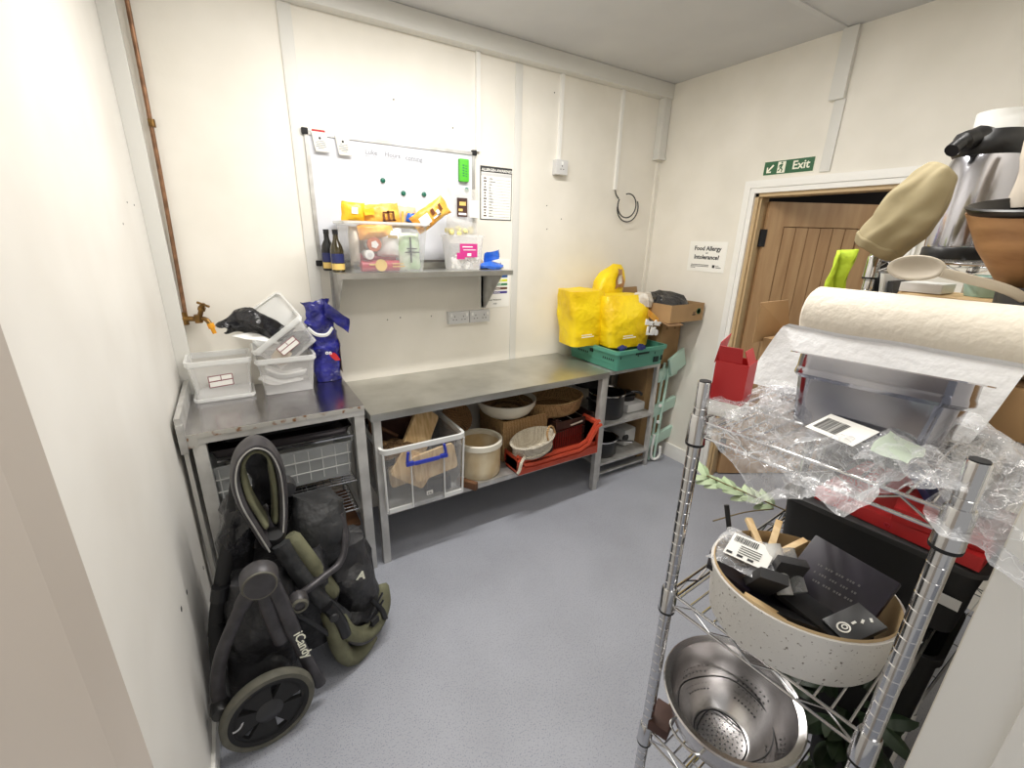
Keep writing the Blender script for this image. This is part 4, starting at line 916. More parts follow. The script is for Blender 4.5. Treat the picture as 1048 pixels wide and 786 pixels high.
m = MB(); m.lathe([(0, 0), (.05, 0), (.06, .04), (.03, .07), (0, .08)], (2.90, -.16, 1.27), 16).crumple(18, .02)
tag(m.build('paper_scraps', 'paper', loc=(2.9, -.16, 1.24)), 'scrap of white paper beside the black bin liner', 'paper')
# folded step stool
t = thing('step_ladder', 'folded mint green step ladder leaning by the wall beside the rack', 'ladder', (3.05, -.47, 0))
def L(u, v, n=0): return Vector((3.04 + .155 * u, -.46 + .0 * v - .05 * u - n, .03 + .86 * v))
for u, m_ in ((.0, 'mint'), (.28, 'mint')): MB().tube([L(u - .12, -.02), L(u + .05, .95)], .011, 10).build('rail', m_, t)
MB().tube(smooth_path([L(-.10, .25, .02), L(-.15, .05, .02), L(.05, -.01, .02), L(.35, .02, .02), L(.33, .12, .02)], 5), .011, 10).build('foot_bar', 'white', t)
for z, w in ((.205, .34), (.47, .26), (.76, .22)): MB().box((3.045 + w / 4, -.455, z), (w, .03, .10), RY(-12) @ RX(8), bev=.006).build('tread', 'mint', t)
MB().box((3.13, -.51, .855), (.17, .022, .16), RY(-28) @ RX(6), bev=.006).build('top_tread', 'mint', t)
for z in (.5, .36): MB().box((3.035, -.485, z), (.022, .02, .022), bev=.005).build('catch', 'white', t)

# ================================================================== SIGNS ON THE RIGHT WALL
X = W - .004
t = thing('exit_sign', 'green exit sign with an arrow and running figure above the oak door', 'sign', (W, -1.0, 2.145))
y0, y1, z0, z1 = -.855, -1.155, 2.143, 2.226
MB().lo((W - .003, y1, z0), (W, y0, z1)).build('plate', 'lum', t)
MB().lo((W - .0042, y1 + .004, z0 + .004), (W - .003, y0 - .004, z1 - .004)).build('green_field', 'green_sign', t)
text('lettering', 'Exit', .064, (W - .0048, -1.030, z0 + .024), (0, -1, 0), (0, 0, 1), 'lum', t, bold=.0012)
def poly(m, pts, x=W - .0048):
    m.bm.faces.new([m.bm.verts.new((x, -a, b)) for a, b in pts])
m = MB(); b0 = -y0; zc = (z0 + z1) / 2
poly(m, [(b0 + .022, zc - .026), (b0 + .052, zc - .026), (b0 + .052, zc - .018), (b0 + .036, zc - .018), (b0 + .066, zc + .012), (b0 + .058, zc + .02), (b0 + .030, zc - .010), (b0 + .030, zc + .006), (b0 + .022, zc + .006)]); m.build('arrow', 'lum', t, flat=True)
m = MB(); poly(m, [(b0 + .088, z0 + .010), (b0 + .135, z0 + .010), (b0 + .135, z1 - .010), (b0 + .088, z1 - .010)]); m.build('doorway_panel', 'lum', t, flat=True)
m = MB(); xx = W - .0054
m.lathe([(0, -.0004), (.0052, -.0004), (.0052, .0004), (0, .0004)], (xx, -(b0 + .112), zc + .025), 12, RY(90))
poly(m, [(b0 + .104, zc + .017), (b0 + .117, zc + .019), (b0 + .119, zc + .012), (b0 + .113, zc - .002), (b0 + .121, zc - .012), (b0 + .119, zc - .028), (b0 + .114, zc - .028), (b0 + .114, zc - .014), (b0 + .106, zc - .006), (b0 + .102, zc - .018), (b0 + .092, zc - .022), (b0 + .092, zc - .016), (b0 + .099, zc - .012), (b0 + .104, zc + .006), (b0 + .099, zc + .006), (b0 + .097, zc - .002), (b0 + .093, zc), (b0 + .096, zc + .011)], xx)
m.build('running_figure', 'green_sign', t, flat=True)
t = thing('allergy_notice', 'white notice about food allergy on the wall beside the door', 'notice', (W, -.55, 1.53))
y0, y1, z0, z1 = -.395, -.700, 1.535, 1.745
MB().lo((W - .003, y1, z0), (W, y0, z1)).build('sheet', 'paper', t)
text('lettering', 'Food Allergy', .042, (W - .0038, (y0 + y1) / 2, z1 - .062), (0, -1, 0), (0, 0, 1), 'ink', t, align='CENTER', bold=.0010)
text('lettering', 'or', .022, (W - .0038, (y0 + y1) / 2, z1 - .086), (0, -1, 0), (0, 0, 1), 'ink', t, align='CENTER')
text('lettering', 'Intolerance?', .042, (W - .0038, (y0 + y1) / 2, z1 - .122), (0, -1, 0), (0, 0, 1), 'ink', t, align='CENTER', bold=.0010)
m = MB()
for k, w in enumerate((.15, .15, .04)): m.lo((W - .0038, y0 - .03 - w, z0 + .045 - k * .010), (W - .003, y0 - .03, z0 + .049 - k * .010))
m.build('small_print', 'ink', t)
MB().lo((W - .0038, y1 + .075, z0 + .03), (W - .003, y1 + .095, z0 + .05)).build('emblem', 'ink', t)
text('lettering', 'Food', .011, (W - .0038, y1 + .068, z0 + .041), (0, -1, 0), (0, 0, 1), 'ink', t); text('lettering', 'Standards', .011, (W - .0038, y1 + .068, z0 + .030), (0, -1, 0), (0, 0, 1), 'ink', t)

# ================================================================== FOLDED STROLLER
t = thing('stroller', 'folded black and olive stroller standing on its wheel against the near wall', 'stroller', (.2, -1.1, 0))
def wheel(c, r, rz, w=.036, name='wheel'):
    R = RZ(rz) @ RX(90)
    o = MB().shell([(r - .022, -w / 2), (r - .006, -w / 2), (r, -w * .25), (r, w * .25), (r - .006, w / 2), (r - .022, w / 2)], c, 56, R).build(name, 'rubber', t)
    m = MB(); m.shell([(r - .036, -w * .35), (r - .020, -w * .45), (r - .020, w * .45), (r - .036, w * .35)], c, 56, R); m.build('rim', 'matt_black', o)
    m = MB()
    m.shell([(r - .046, -.006), (r - .03, -.006), (r - .03, .010), (r - .046, .010)], c, 48, R)
    for k in range(5):
        a = 2 * PI * k / 5 + .62; da = .46
        P = [(.040, a - .62), (.040, a + .62), (r - .04, a + da), (r - .04, a), (r - .04, a - da)]
        m.loft([[Vector(c) + R @ Vector((q * math.cos(b), q * math.sin(b), z)) for q, b in P] for z in (-.006, .010)])
    m.build('spokes', 'matt_black', o)
    MB().lathe([(0, .020), (.030, .018), (.044, .010), (.046, -.012), (0, -.012)], c, 28, R).build('hub', 'dark', o)
    return o
wheel((.180, -1.262, .150), .150, 8)
wheel((.175, -.74, .150), .150, 8)
MB().cyl((.18, -1.25, .15), (.175, -.75, .15), .012).build('axle', 'dark', t)
def bar(pts, r, m, name, flat=1.0, k=6, up=None, n=14):
    return MB().tube(smooth_path(pts, k), r, n, flat=flat, up=up).build(name, m, t)
Y1, Y2 = -1.20, -.80
for y in (Y1, Y2):
    f = (y == Y1)
    bar([(.222, y, .655), (.172, y, .585), (.115, y, .48), (.072, y, .385), (.048, y - .01, .29), (.045, y - .02, .215)], [.026] * 8 + [.022] * 23, 'stroller', 'rear_frame_leg', flat=.8)
    bar([(.245, y, .66), (.275, y, .50), (.296, y - .005, .36), (.322, y - .005, .22), (.352, y, .085)], [.026] * 12 + [.022] * 13, 'stroller', 'front_frame_leg', flat=.75)
    bar([(.222, y, .60), (.235, y, .47), (.252, y, .36)], .025, 'stroller', 'link_arm', flat=.8)
    c = (.222, y - .012 if f else y, .655)
    MB().lathe([(0, .040), (.046, .038), (.056, .026), (.058, -.02), (.05, -.03), (0, -.03)], c, 36, RX(90)).build('fold_joint', 'stroller', t)
    MB().shell([(.046, .0385), (.050, .0385), (.052, .034), (.046, .034)], c, 36, RX(90)).build('joint_ring', 'rubber', t)
MB().lathe([(0, .03), (.024, .028), (.030, .012), (.03, -.02), (0, -.02)], (.045, -1.235, .215), 20, RX(90)).build('lower_pivot', 'black', t)
MB().shell([(.024, -.01), (.030, -.01), (.030, .006), (.024, .006)], (.075, -1.275, .17), 20, RX(70)).build('brake_ring', 'chrome', t)
text('lettering', 'iCandy', .046, (.2905, -1.2235, .388), (.17, 0, -1), (1, 0, .17), 'lum', t, bold=.0006)
# handle tube leaning on the wall
bar([(.205, -.93, .90), (.155, -.98, .72), (.10, -1.02, .55), (.060, -1.05, .40), (.048, -1.12, .27), (.05, -1.2, .20)], .024, 'matt_black', 'push_handle')
for z, x in ((.5, .085), (.36, .055)): MB().cyl((x, -1.05, z), (x + .012, -1.045, z + .05), .028).build('handle_clip', 'black', t)
# tall hoop (seat shell edge): broad grey band with an olive lining
P = smooth_path([(.262, -1.02, .645), (.232, -1.00, .74), (.205, -.99, .84), (.200, -.98, .93), (.222, -.97, 1.00), (.268, -.96, 1.03), (.312, -.95, 1.00), (.334, -.95, .93), (.336, -.95, .84), (.326, -.96, .74), (.310, -.98, .66)], 6)
n_ = len(P)
def band(pts, off0, off1, y0, y1, th):
    m = MB(); rings = []; cen = sum((Vector(p) for p in pts), Vector()) / len(pts)
    for p in pts:
        p = Vector(p); q = Vector((cen.x, p.y, min(p.z, .9))); d = (q - p); d.y = 0; d.normalize()
        rings.append([p + d * off0 + Vector((0, y0, 0)), p + d * (off0 - .004) + Vector((0, (y0 + y1) / 2, 0)), p + d * off0 + Vector((0, y1, 0)), p + d * off1 + Vector((0, y1, 0)), p + d * off1 + Vector((0, y0, 0))])
    return m.loft(rings)
band(P, -.016, .018, -.055, .06, .01).build('seat_hoop', 'stroller', t, sub=1)
band(P[4:-3], .014, .038, -.035, .09, .01).build('hoop_lining', 'olive', t, sub=1)
m = MB(); m.grid(lambda u, v: (.225 + .10 * u + .018 * math.sin(v * PI), -.86 + .04 * math.sin(u * PI), .70 + .28 * v), 10, 12).crumple(14, .02, seed=3).build('hood_fabric', 'fabric', t, solid=.004)
MB().tube([p + Vector((0, -.050, 0)) for p in P], .003, 6).build('piping', 'steel_dull', t)
# joint below the hoop
MB().lathe([(0, -.03), (.034, -.03), (.036, .02), (.03, .03), (0, .03)], (.286, -1.01, .655), 24, RX(20)).build('hoop_hinge', 'black', t)
MB().lathe([(0, -.035), (.03, -.03), (.034, .0), (.03, .03), (0, .035)], (.352, -.93, .815), 20, RX(90)).build('hood_hinge', 'dark', t)
# seat arm with olive padding running down to the floor
bar([(.300, -1.05, .655), (.335, -1.07, .545), (.375, -1.08, .44), (.425, -1.08, .325), (.48, -1.07, .22)], .032, 'fabric_grey', 'seat_tube')
bar([(.335, -1.03, .665), (.375, -1.05, .57), (.420, -1.06, .45), (.455, -1.06, .35)], [.020] + [.030] * 17 + [.022], 'olive', 'arm_pad')
bar([(.425, -1.10, .33), (.435, -1.11, .20), (.452, -1.11, .10), (.485, -1.10, .045), (.535, -1.07, .035), (.585, -1.03, .05)], [.022] + [.034] * 29 + [.026], 'olive', 'seat_edge_pad', flat=1.25)
bar([(.455, -1.10, .27), (.49, -1.10, .17), (.545, -1.08, .11), (.61, -1.04, .10), (.66, -.98, .13), (.672, -.92, .19)], [.020] + [.030] * 29 + [.022], 'olive', 'seat_edge_pad', flat=1.2)
bar([(.46, -1.11, .235), (.50, -1.115, .135), (.56, -1.09, .085), (.62, -1.05, .08)], .016, 'stroller', 'seat_frame')
bar([(.42, -1.12, .36), (.455, -1.13, .28), (.47, -1.13, .20)], .024, 'black', 'frame_clamp')
MB().lathe([(0, .012), (.016, .01), (.018, 0), (0, -.01)], (.435, -1.145, .32), 18, RX(90)).build('rivet', 'dark', t)
m = MB(); m.grid(lambda u, v: (.44 + .19 * u, -1.06 + .14 * v, .115 + .20 * v + .05 * math.sin(PI * u) - .03 * u), 12, 12).crumple(14, .02, seed=8).build('seat_fabric', 'fabric', t, solid=.006)
# bumper bar
bar([(.520, -.97, .655), (.528, -.99, .60), (.518, -1.03, .53), (.485, -1.06, .487), (.43, -1.09, .482), (.375, -1.12, .478), (.335, -1.13, .470)], [.018] * 10 + [.014] * 27, 'stroller', 'bumper_bar')
MB().lathe([(0, .026), (.024, .024), (.032, .012), (.032, -.02), (0, -.02)], (.325, -1.17, .475), 24, RX(90)).build('bar_joint', 'stroller', t)
MB().shell([(.018, .024), (.024, .027), (.030, .020), (.026, .014)], (.325, -1.175, .475), 24, RX(90)).build('joint_ring', 'rubber', t)
# fabric bodies
m = MB(); m.bagbody((.445, -.90, .44), .20, .20, .29, top=(.75, .5), seed=11, amp=.03, belly=1.08).build('hood_bag', 'fabric_grey', t)
m = MB(); m.bagbody((.555, -.92, .10), .19, .22, .40, top=(.75, .5), seed=14, amp=.035, belly=1.05, lean=(-.03, 0)).build('storage_basket', 'fabric', t)
text('lettering', 'A', .052, (.548, -1.05, .375), (1, .1, -.3), (.2, 0, 1), 'lum', t, bold=.002)
m = MB(); m.bagbody((.215, -1.02, .17), .20, .26, .40, top=(.8, .7), seed=17, amp=.03).build('folded_seat', 'fabric', t)
m = MB(); m.bagbody((.36, -.98, .14), .20, .20, .44, top=(.6, .6), seed=19, amp=.03).build('folded_seat', 'fabric', t)
m = MB(); m.bagbody((.165, -1.10, .04), .20, .10, .26, top=(.8, .6), seed=23, amp=.02).build('folded_canopy', 'fabric', t)
m = MB(); m.bagbody((.155, -.93, .56), .11, .16, .26, top=(.5, .5), seed=21, amp=.03, lean=(.05, 0)).build('seat_sling', 'binbag', t)
MB().tube(smooth_path([(.30, -1.16, .42), (.36, -1.15, .33), (.42, -1.13, .22)], 5), .010, 8, flat=.4).build('strap', 'black', t)
MB().tube(smooth_path([(.60, -1.05, .24), (.635, -1.06, .18), (.65, -1.05, .11)], 5), .013, 8, flat=.3).build('strap', 'black', t)
for z in (.16, .20): MB().tube([(.575, -1.085, z - .02), (.655, -1.02, z + .03)], .010, 8, flat=.3).build('strap', 'black', t)
m = MB()
m.box((.60, -1.075, .15), (.04, .015, .03), RZ(30), bev=.004).build('buckle', 'matt_black', t)

# ================================================================== NEAR WIRE RACK
A0 = Vector((1.010, -2.167, 0)); ang = math.atan2(.0712, .9974)
def K(u, v, z): return A0 + Vector((u * math.cos(ang) + v * math.sin(ang), u * math.sin(ang) - v * math.cos(ang), z))
def wire_rack(Kf, lx, ly, h, levels, t, wires=14):
    for u, v in ((0, 0), (0, ly), (lx, 0), (lx, ly)):
        p = Kf(u, v, 0); prof = [(0, .0), (.010, .0), (.0127, .012)]
        z = .05
        while z < h - .03: prof += [(.0127, z), (.0119, z + .0012), (.0127, z + .0024)]; z += .0254
        prof += [(.0127, h - .003)]
        o = MB().lathe(prof + [(.0118, h - .001), (0, h - .001)], p, 24).build('post', 'chrome', t, sharp=25)
        MB().lathe([(0, h - .001), (.0105, h - .001), (.0105, h + .0006), (0, h + .0006)], p, 20).build('post_cap', 'matt_black', o)
        for z in levels:
            MB().lathe([(.0132, z - .042), (.0180, z - .042), (.0168, z + .012), (.0150, z + .016), (.0132, z + .016)], p, 24).build('collar', 'chrome', o)
            MB().lathe([(.0128, z - .0475), (.0176, z - .0475), (.0184, z - .042), (.0128, z - .042)], p, 24).build('collar_ring', 'matt_black', o)
    for z in levels:
        m = MB()
        def edge(a, b, n):
            m.tube([Kf(*a, z + .004), Kf(*b, z + .004)], .0030, 8); m.tube([Kf(*a, z - .026), Kf(*b, z - .026)], .0030, 8)
            pts = []
            for k in range(n * 2 + 1):
                s = k / (2 * n); pts.append(Kf(a[0] + (b[0] - a[0]) * s, a[1] + (b[1] - a[1]) * s, z + (.001 if k % 2 else -.023)))
            m.tube(pts, .0022, 6)
        g = .017
        edge((g, 0), (lx - g, 0), 6); edge((g, ly), (lx - g, ly), 6); edge((0, g), (0, ly - g), 4); edge((lx, g), (lx, ly - g), 4)
        o = m.build('shelf_truss', 'chrome', t); m = MB()
        for k in range(1, wires): v = ly * k / wires; m.tube([Kf(0, v, z + .008), Kf(lx, v, z + .008)], .0021, 6)
        for u in (.25, .5, .75): m.tube([Kf(lx * u, 0, z + .0035), Kf(lx * u, ly, z + .0035)], .0028, 6)
        m.build('shelf_wires', 'chrome', o)
t = thing('wire_rack', 'chrome wire shelving rack nearest the doorway, with grooved posts', 'rack', A0)
L1, L2, L3, L4 = 1.418, 1.008, .585, .17
wire_rack(K, .60, .365, 1.5, (L1, L2, L3, L4), t)
T1, T2, T3 = L1 + .0105, L2 + .0105, L3 + .0105
# --- top shelf: pan on crumpled film
RK_ = RZ(math.degrees(ang))
pc = Vector((1.162, -2.372, T1 + .010))
t = thing('steel_food_pan', 'rectangular stainless steel food pan standing on clear film on the top wire shelf', 'pan', pc)
Rk0 = RZ(math.degrees(ang)); zt = Vector((.200, .034, .978)).normalized(); xt = (Rk0 @ Vector((1, 0, 0))); xt = (xt - zt * xt.dot(zt)).normalized(); RT = Matrix((xt, zt.cross(xt), zt)).transposed()
MB().tray(pc, (.130, .224, .118), .0012, .86, RT, rim=.0, rimh=.036, rc=.028, seg=8).build('pan_body', 'pan_reflection_steel', t)
def rr_ring(c, lx, ly, z, rad, R, seg=8):
    o = []
    for cx, cy, a0 in ((1, 1, 0), (-1, 1, 90), (-1, -1, 180), (1, -1, 270)):
        for q in range(seg + 1):
            a = math.radians(a0 + 90 * q / seg); o.append(Vector(c) + R @ Vector((cx * (lx / 2 - rad) + rad * math.cos(a), cy * (ly / 2 - rad) + rad * math.sin(a), z)))
    return o
Rk = RZ(math.degrees(ang))
MB().loft([rr_ring(pc, .129, .223, .1175, .028, RT), rr_ring(pc, .154, .249, .1175, .03, RT), rr_ring(pc, .154, .249, .1195, .03, RT), rr_ring(pc, .129, .223, .1195, .028, RT)], closed=True).build('rolled_rim', 'inox', t)
MB().loft([rr_ring(pc, .124, .216, .078, .028, RT), rr_ring(pc, .1335, .2275, .084, .03, RT), rr_ring(pc, .1335, .2275, .090, .03, RT), rr_ring(pc, .130, .224, .096, .028, RT)], False, False).build('stacking_step', 'pan_reflection_steel', t)
# crumpled clear film sheets
def film(name, f, nu, nv, amp, seed, m, lab):
    q = MB(); q.grid(f, nu, nv); q.crumple(13, amp, 40, amp * .38, seed); q.crumple(85, amp * .14, seed=seed + 2)
    for v in q.bm.verts:
        p = v.co - A0; u_ = p.x * math.cos(ang) + p.y * math.sin(ang)
        if u_ > .0: v.co.z = max(v.co.z, T1 + .002)
    return tag(q.build(name, m, loc=K(.1, .15, T1), sharp=80), lab, 'plastic bag')
film('clear_film', lambda a, b: K(-.035 + .28 * a, .015 + .36 * b, T1 + .028 + .016 * math.sin(b * 9) - (.05 * max(0, .35 - a) * 3 * math.sin(b * PI))), 70, 90, .024, 3, 'film', 'crumpled clear plastic film spread under the steel pan')
film('clear_film', lambda a, b: K(-.06 + .26 * a, .05 + .25 * b, T1 + .012 + .030 * a + .012 * math.sin(b * 12) - .085 * max(0, .32 - a) / .32 * (math.sin(PI * b) ** .6)), 60, 70, .026, 6, 'film_white', 'bunched cloudy plastic wrapping hanging over the front edge of the top wire shelf')
film('plastic_bag', lambda a, b: K(-.02 + .22 * a, .25 + .19 * b, T1 + .018 + .025 * math.sin(a * 4 + b * 6)), 50, 50, .022, 9, 'film', 'clear bag with small printed letters beside the near post')
q = MB(); q.grid(lambda a, b: K(.0 + .075 * a, .262 + .045 * b, T1 + .040 + .012 * a - .01 * b), 6, 6).crumple(20, .012, seed=4)
tag(q.build('green_sheet', 'lime_sheet'), 'pale green plastic scrap by the near rack post', 'wrapper')
q = MB(); q.grid(lambda a, b: K(-.03 + .34 * a, .35 + .12 * b - .03 * a, T1 - .01 + .05 * a - .05 * b), 20, 12).crumple(14, .03, 36, .01, seed=12)
tag(q.build('plastic_bag', 'film_white'), 'cloudy plastic bag trailing behind the near post over the red books', 'plastic bag')
t = thing('barcode_label', 'white barcode label lying on the clear film in front of the steel pan', 'label', K(.13, .14, T1 + .05))
U = (K(1, 0, 0) - K(0, 0, 0)); V = (K(0, 1, 0) - K(0, 0, 0)); P0 = K(.030, .165, T1 + .034)
lx_, ly_ = (V * .75 + U * .65).normalized(), (U * .75 - V * .65).normalized()
lx_, ly_ = (V * .90 + U * -.25).normalized(), (U * .9 + V * .25).normalized(); zz = Vector((0, 0, 1))
m = MB(); m.quad(*[P0 + lx_ * a + ly_ * b + zz * (c + .0) for a, b, c in ((0, 0, 0), (.075, 0, .0), (.075, .055, .0157), (0, .055, .0157))]); m.build('paper', 'paper', t, flat=True, solid=.0006)
m = MB(); x = .006
while x < .042:
    w = random.choice((.0008, .0014, .0022)); m.quad(*[P0 + lx_ * a + ly_ * b + zz * (b * .0200 / .07 + .0009) for a, b in ((x, .008), (x + w, .008), (x + w, .042), (x, .042))]); x += w + random.choice((.001, .0018))
m.build('barcode', 'ink', t, flat=True)
# red carton at the far post
c = K(.058, .022, T1 + .002)
t = thing('drink_carton', 'red and white card carton with its top torn open by the rack post', 'carton', c)
Rc = RZ(math.degrees(ang) + 12)
MB().box(c + Vector((0, 0, .021)), (.057, .057, .042), Rc).build('carton_base', 'paper', t)
m = MB()
for s in ((0, -.028, .056, .0012), (0, .028, .056, .0012), (-.028, 0, .0012, .056), (.028, 0, .0012, .056)): m.box(c + Vector((0, 0, .068)) + Rc @ Vector((s[0], s[1], 0)), (s[2], s[3], .077), Rc)
m.box(c + Vector((0, 0, .118)) + Rc @ Vector((-.003, -.022, 0)), (.046, .0012, .026), Rc @ RX(-22)).box(c + Vector((0, 0, .126)) + Rc @ Vector((-.006, .027, 0)), (.045, .0012, .044), Rc @ RX(12) @ RY(-14)).box(c + Vector((0, 0, .120)) + Rc @ Vector((-.031, .004, 0)), (.0012, .04, .034), Rc @ RY(-18))
m.build('carton_sides', 'red', t)
# cardboard box with the roll
bc = Vector((1.565, -2.285, T1 + .001))
bx0, bx1, by0, by1, bz0, bz1 = 1.405, 1.70, -2.56, -2.045, T1 + .0005, 1.520
t = thing('cardboard_box', 'brown cardboard box with one raised flap on the near rack behind the pan', 'box', ((bx0 + bx1) / 2, (by0 + by1) / 2, bz0))
MB().lo((bx0, by0, bz0), (bx1, by1, bz1), bev=.002).build('carton', 'kraft', t)
m = MB(); m.loft([[(bx0 - .035, by1 + .004 + q, bz1 - .012), (bx0 + .15, by1 + .012 + q, bz1 - .008), (bx0 + .12, by1 + .02 + q, bz1 + .085), (bx0 - .035, by1 + .004 + q, bz1 + .088)] for q in (0, .003)]); m.build('flap', 'kraft', t)
tag(MB().lo((bx0 + .01, by0 + .01, bz1 + .0005), (bx1, by1 - .12, bz1 + .003)).build('card_sheet', 'kraft_dark'), 'loose cardboard sheet beneath the paper towel roll', 'card')
rc_, rr = Vector((1.475, -2.115, 1.587)), .063
t = thing('paper_towel_roll', 'big roll of embossed paper towel lying on the cardboard box', 'paper towel', (1.475, -2.3, 1.538))
m = MB(); prof = [(.018, 0), (rr - .006, 0), (rr, .006), (rr, .42), (rr - .005, .425), (.018, .425)]
Rr = RX(90) ; m.shell(prof, (1.475, -2.112, 1.5875), 56, RX(90)); m.build('roll', 'tissue', t)
def sheet(a, b):
    # a along the roll, b from the roll's front downwards
    y = -2.095 - .405 * a + .050 * b * (1 - a) + .035 * b * a
    if b < .3:
        th = PI * (1.13 + .05 * b / .3); return (1.475 + (rr + .004 + .012 * (.3 - b)) * math.cos(th), y, 1.5875 + (rr + .002) * math.sin(th))
    k = (b - .3) / .7
    return (1.475 - rr * .86 - .003 - .058 * k ** .8 - .008 * math.sin(a * 9) * k * (1 - k), y, 1.5535 - .140 * k)
m = MB(); m.grid(sheet, 40, 26); m.crumple(9, .004, seed=3); m.build('loose_sheet', 'tissue2', t)
# --- mid shelf
c = K(.120, .192, T2)
Ro = RZ(-28)
t = thing('oval_basket', 'oval basket with a speckled cream band on the middle wire shelf, full of packets', 'basket', c)
sx, sy = .160, .144
def oval(prof): return [(r, z) for r, z in prof]
MB().lathe([(0, 0), (.90, 0), (.93, .008), (1.0, .112), (.968, .112), (.915, .014), (0, .010)], c, 64, RZ(-60), sx=sx, sy=sy).build('basket_band', 'speck', t)
MB().lathe([(.0, .0115), (.902, .0115), (.955, .1115), (.962, .117), (.975, .1135), (.910, .008), (0, .008)], c, 64, RZ(-60), sx=sx * .995, sy=sy * .995).build('basket_lining', 'lining', t)
def item(name, u, v, z, d, R, m, lab, cat, grp=None, bev=.002):
    return tag(MB().box(K(u, v, z), d, R, bev=bev).build(name, m), lab, cat, grp)
m = MB(); m.lathe([(0, 0), (.118, 0), (.128, .03), (.10, .046), (0, .05)], K(.120, .192, T2 + .013), 40).crumple(22, .014, 50, .004, seed=5)
for v_ in m.bm.verts:
    d_ = v_.co - K(.120, .192, T2)
    if Vector((d_.x, d_.y)).length > .128: q_ = Vector((d_.x, d_.y)).normalized() * .128; v_.co.x = K(.120, .192, 0).x + q_.x; v_.co.y = K(.120, .192, 0).y + q_.y
    v_.co.z = max(v_.co.z, T2 + .013)
tag(m.build('black_pouch', 'purple_blk'), 'soft black pouch filling the bottom of the oval basket', 'pouch')
item('booklet', .062, .085, T2 + .082, (.075, .085, .010), RZ(25) @ RX(18) @ RY(10), 'purple_blk', 'black booklet at the far end of the oval basket with a yellow sticker on it', 'booklet')
tag(MB().lathe([(0, 0), (.012, 0), (.012, .0012), (0, .0012)], K(.042, .098, T2 + .087), 20, RZ(25) @ RX(18) @ RY(10)).build('sticker', 'label_yel'), 'round yellow sticker on the black booklet in the oval basket', 'sticker')
item('graphite_box', .065, .150, T2 + .098, (.020, .050, .105), RZ(35) @ RY(-34) @ RX(10), 'grey_card', 'graphite grey slim box leaning in the middle of the oval basket', 'box')
item('graphite_box', .110, .165, T2 + .100, (.018, .055, .10), RZ(50) @ RY(-12) @ RX(8), 'grey_card', 'dark grey slim box standing beside the leaning one in the oval basket', 'box')
t = thing('black_case', 'large black printed case propped in the near end of the oval basket', 'case', K(.15, .25, T2 + .06))
MB().box(K(.175, .235, T2 + .104), (.014, .15, .125), RZ(-6) @ RY(46), bev=.003).build('panel', 'purple_blk', t)
MB().box(K(.120, .235, T2 + .070), (.11, .12, .012), RZ(-10) @ RY(8), bev=.003).build('panel', 'black', t)
m = MB()
for k in range(16):
    for r_ in range(3):
        if (k * 5 + r_ * 3) % 4: m.box(K(.150 + .012 * r_, .200 + .0045 * k, T2 + .094 + .011 * r_ + .0085), (.004, .002 + .001 * (k % 2), .0006), RZ(-6) @ RY(-44))
m.build('print', 'grey_tray', t)
item('black_box', .050, .205, T2 + .062, (.03, .13, .030), RZ(28) @ RY(12), 'black', 'long black box lying along the near rim inside the oval basket', 'box')
t = thing('black_card', 'black card with white swirl lettering at the near end of the oval basket', 'card', K(.10, .29, T2 + .08))
Rq = RZ(-22) @ RY(-22); pq = K(.100, .290, T2 + .096)
MB().box(pq, (.075, .055, .008), Rq, bev=.002).build('panel', 'black', t)
m = MB(); m.shell([(.008, -.0004), (.0105, -.0004), (.0105, .0006), (.008, .0006)], pq + Rq @ Vector((-.02, .0, .0048)), 20, Rq); m.shell([(.003, -.0004), (.005, -.0004), (.005, .0006), (.003, .0006)], pq + Rq @ Vector((-.018, .0, .0048)), 16, Rq)
for k in range(3): m.box(pq + Rq @ Vector((.0 + .013 * k, -.004 * k, .0048)), (.008, .004, .0008), Rq @ RZ(30 * k))
m.build('print', 'paper', t)
for k, (u, v, z_, rz, ry, lab) in enumerate(((.025, .175, .080, -62, 16, 'pale wooden stick lying across the near rim inside the oval basket'), (.215, .10, .115, 20, -24, 'light wooden slat at the back rim of the oval basket'), (.200, .14, .112, -18, -20, 'second light wooden slat behind the packets in the oval basket'), (.185, .07, .112, 55, -20, 'short wooden offcut sticking up at the far rim of the oval basket'))):
    item('wooden_stick', u, v, T2 + z_, (.075, .014, .010), RZ(rz) @ RY(ry), 'wood_light', lab, 'stick', bev=.001)
# clear packets with printed label
t = thing('label_packet', 'clear packet with a white printed barcode label on top of the oval basket', 'packet', K(.07, .10, T2 + .12))
o = K(.075, .085, T2 + .122); e1 = (V * .85 + U * .15 + zz * .02).normalized(); e2 = (U * .9 - V * .15 + zz * .25).normalized()
m = MB(); m.grid(lambda a, b: o + e1 * (.115 * a - .04) + e2 * (.095 * b - .04) + zz * .004 * math.sin(a * 8), 20, 16).crumple(30, .006, 60, .003).build('wrapper', 'film_white', t)
m = MB(); m.grid(lambda a, b: o + e1 * (.080 * a - .018) + e2 * (.062 * b - .022) + zz * .008, 3, 3).build('label_panel', 'paper', t)
m = MB()
x = -.012
for k in range(14):
    w = random.choice((.0012, .002)); m.quad(*[o + e1 * a + e2 * b + zz * .0092 for a, b in ((x, .018), (x + w, .018), (x + w, .034), (x, .034))]); x += w + .0016
for k in range(4): m.quad(*[o + e1 * a + e2 * b + zz * .0092 for a, b in ((.005, .010 - k * .006), (.045, .010 - k * .006), (.045, .012 - k * .006), (.005, .012 - k * .006))])
for k in range(3): m.quad(*[o + e1 * a + e2 * b + zz * .0092 for a, b in ((-.014 + .02 * k, -.018), (-.003 + .02 * k, -.018), (-.003 + .02 * k, -.012), (-.014 + .02 * k, -.012))])
m.build('barcode', 'ink', t, flat=True)
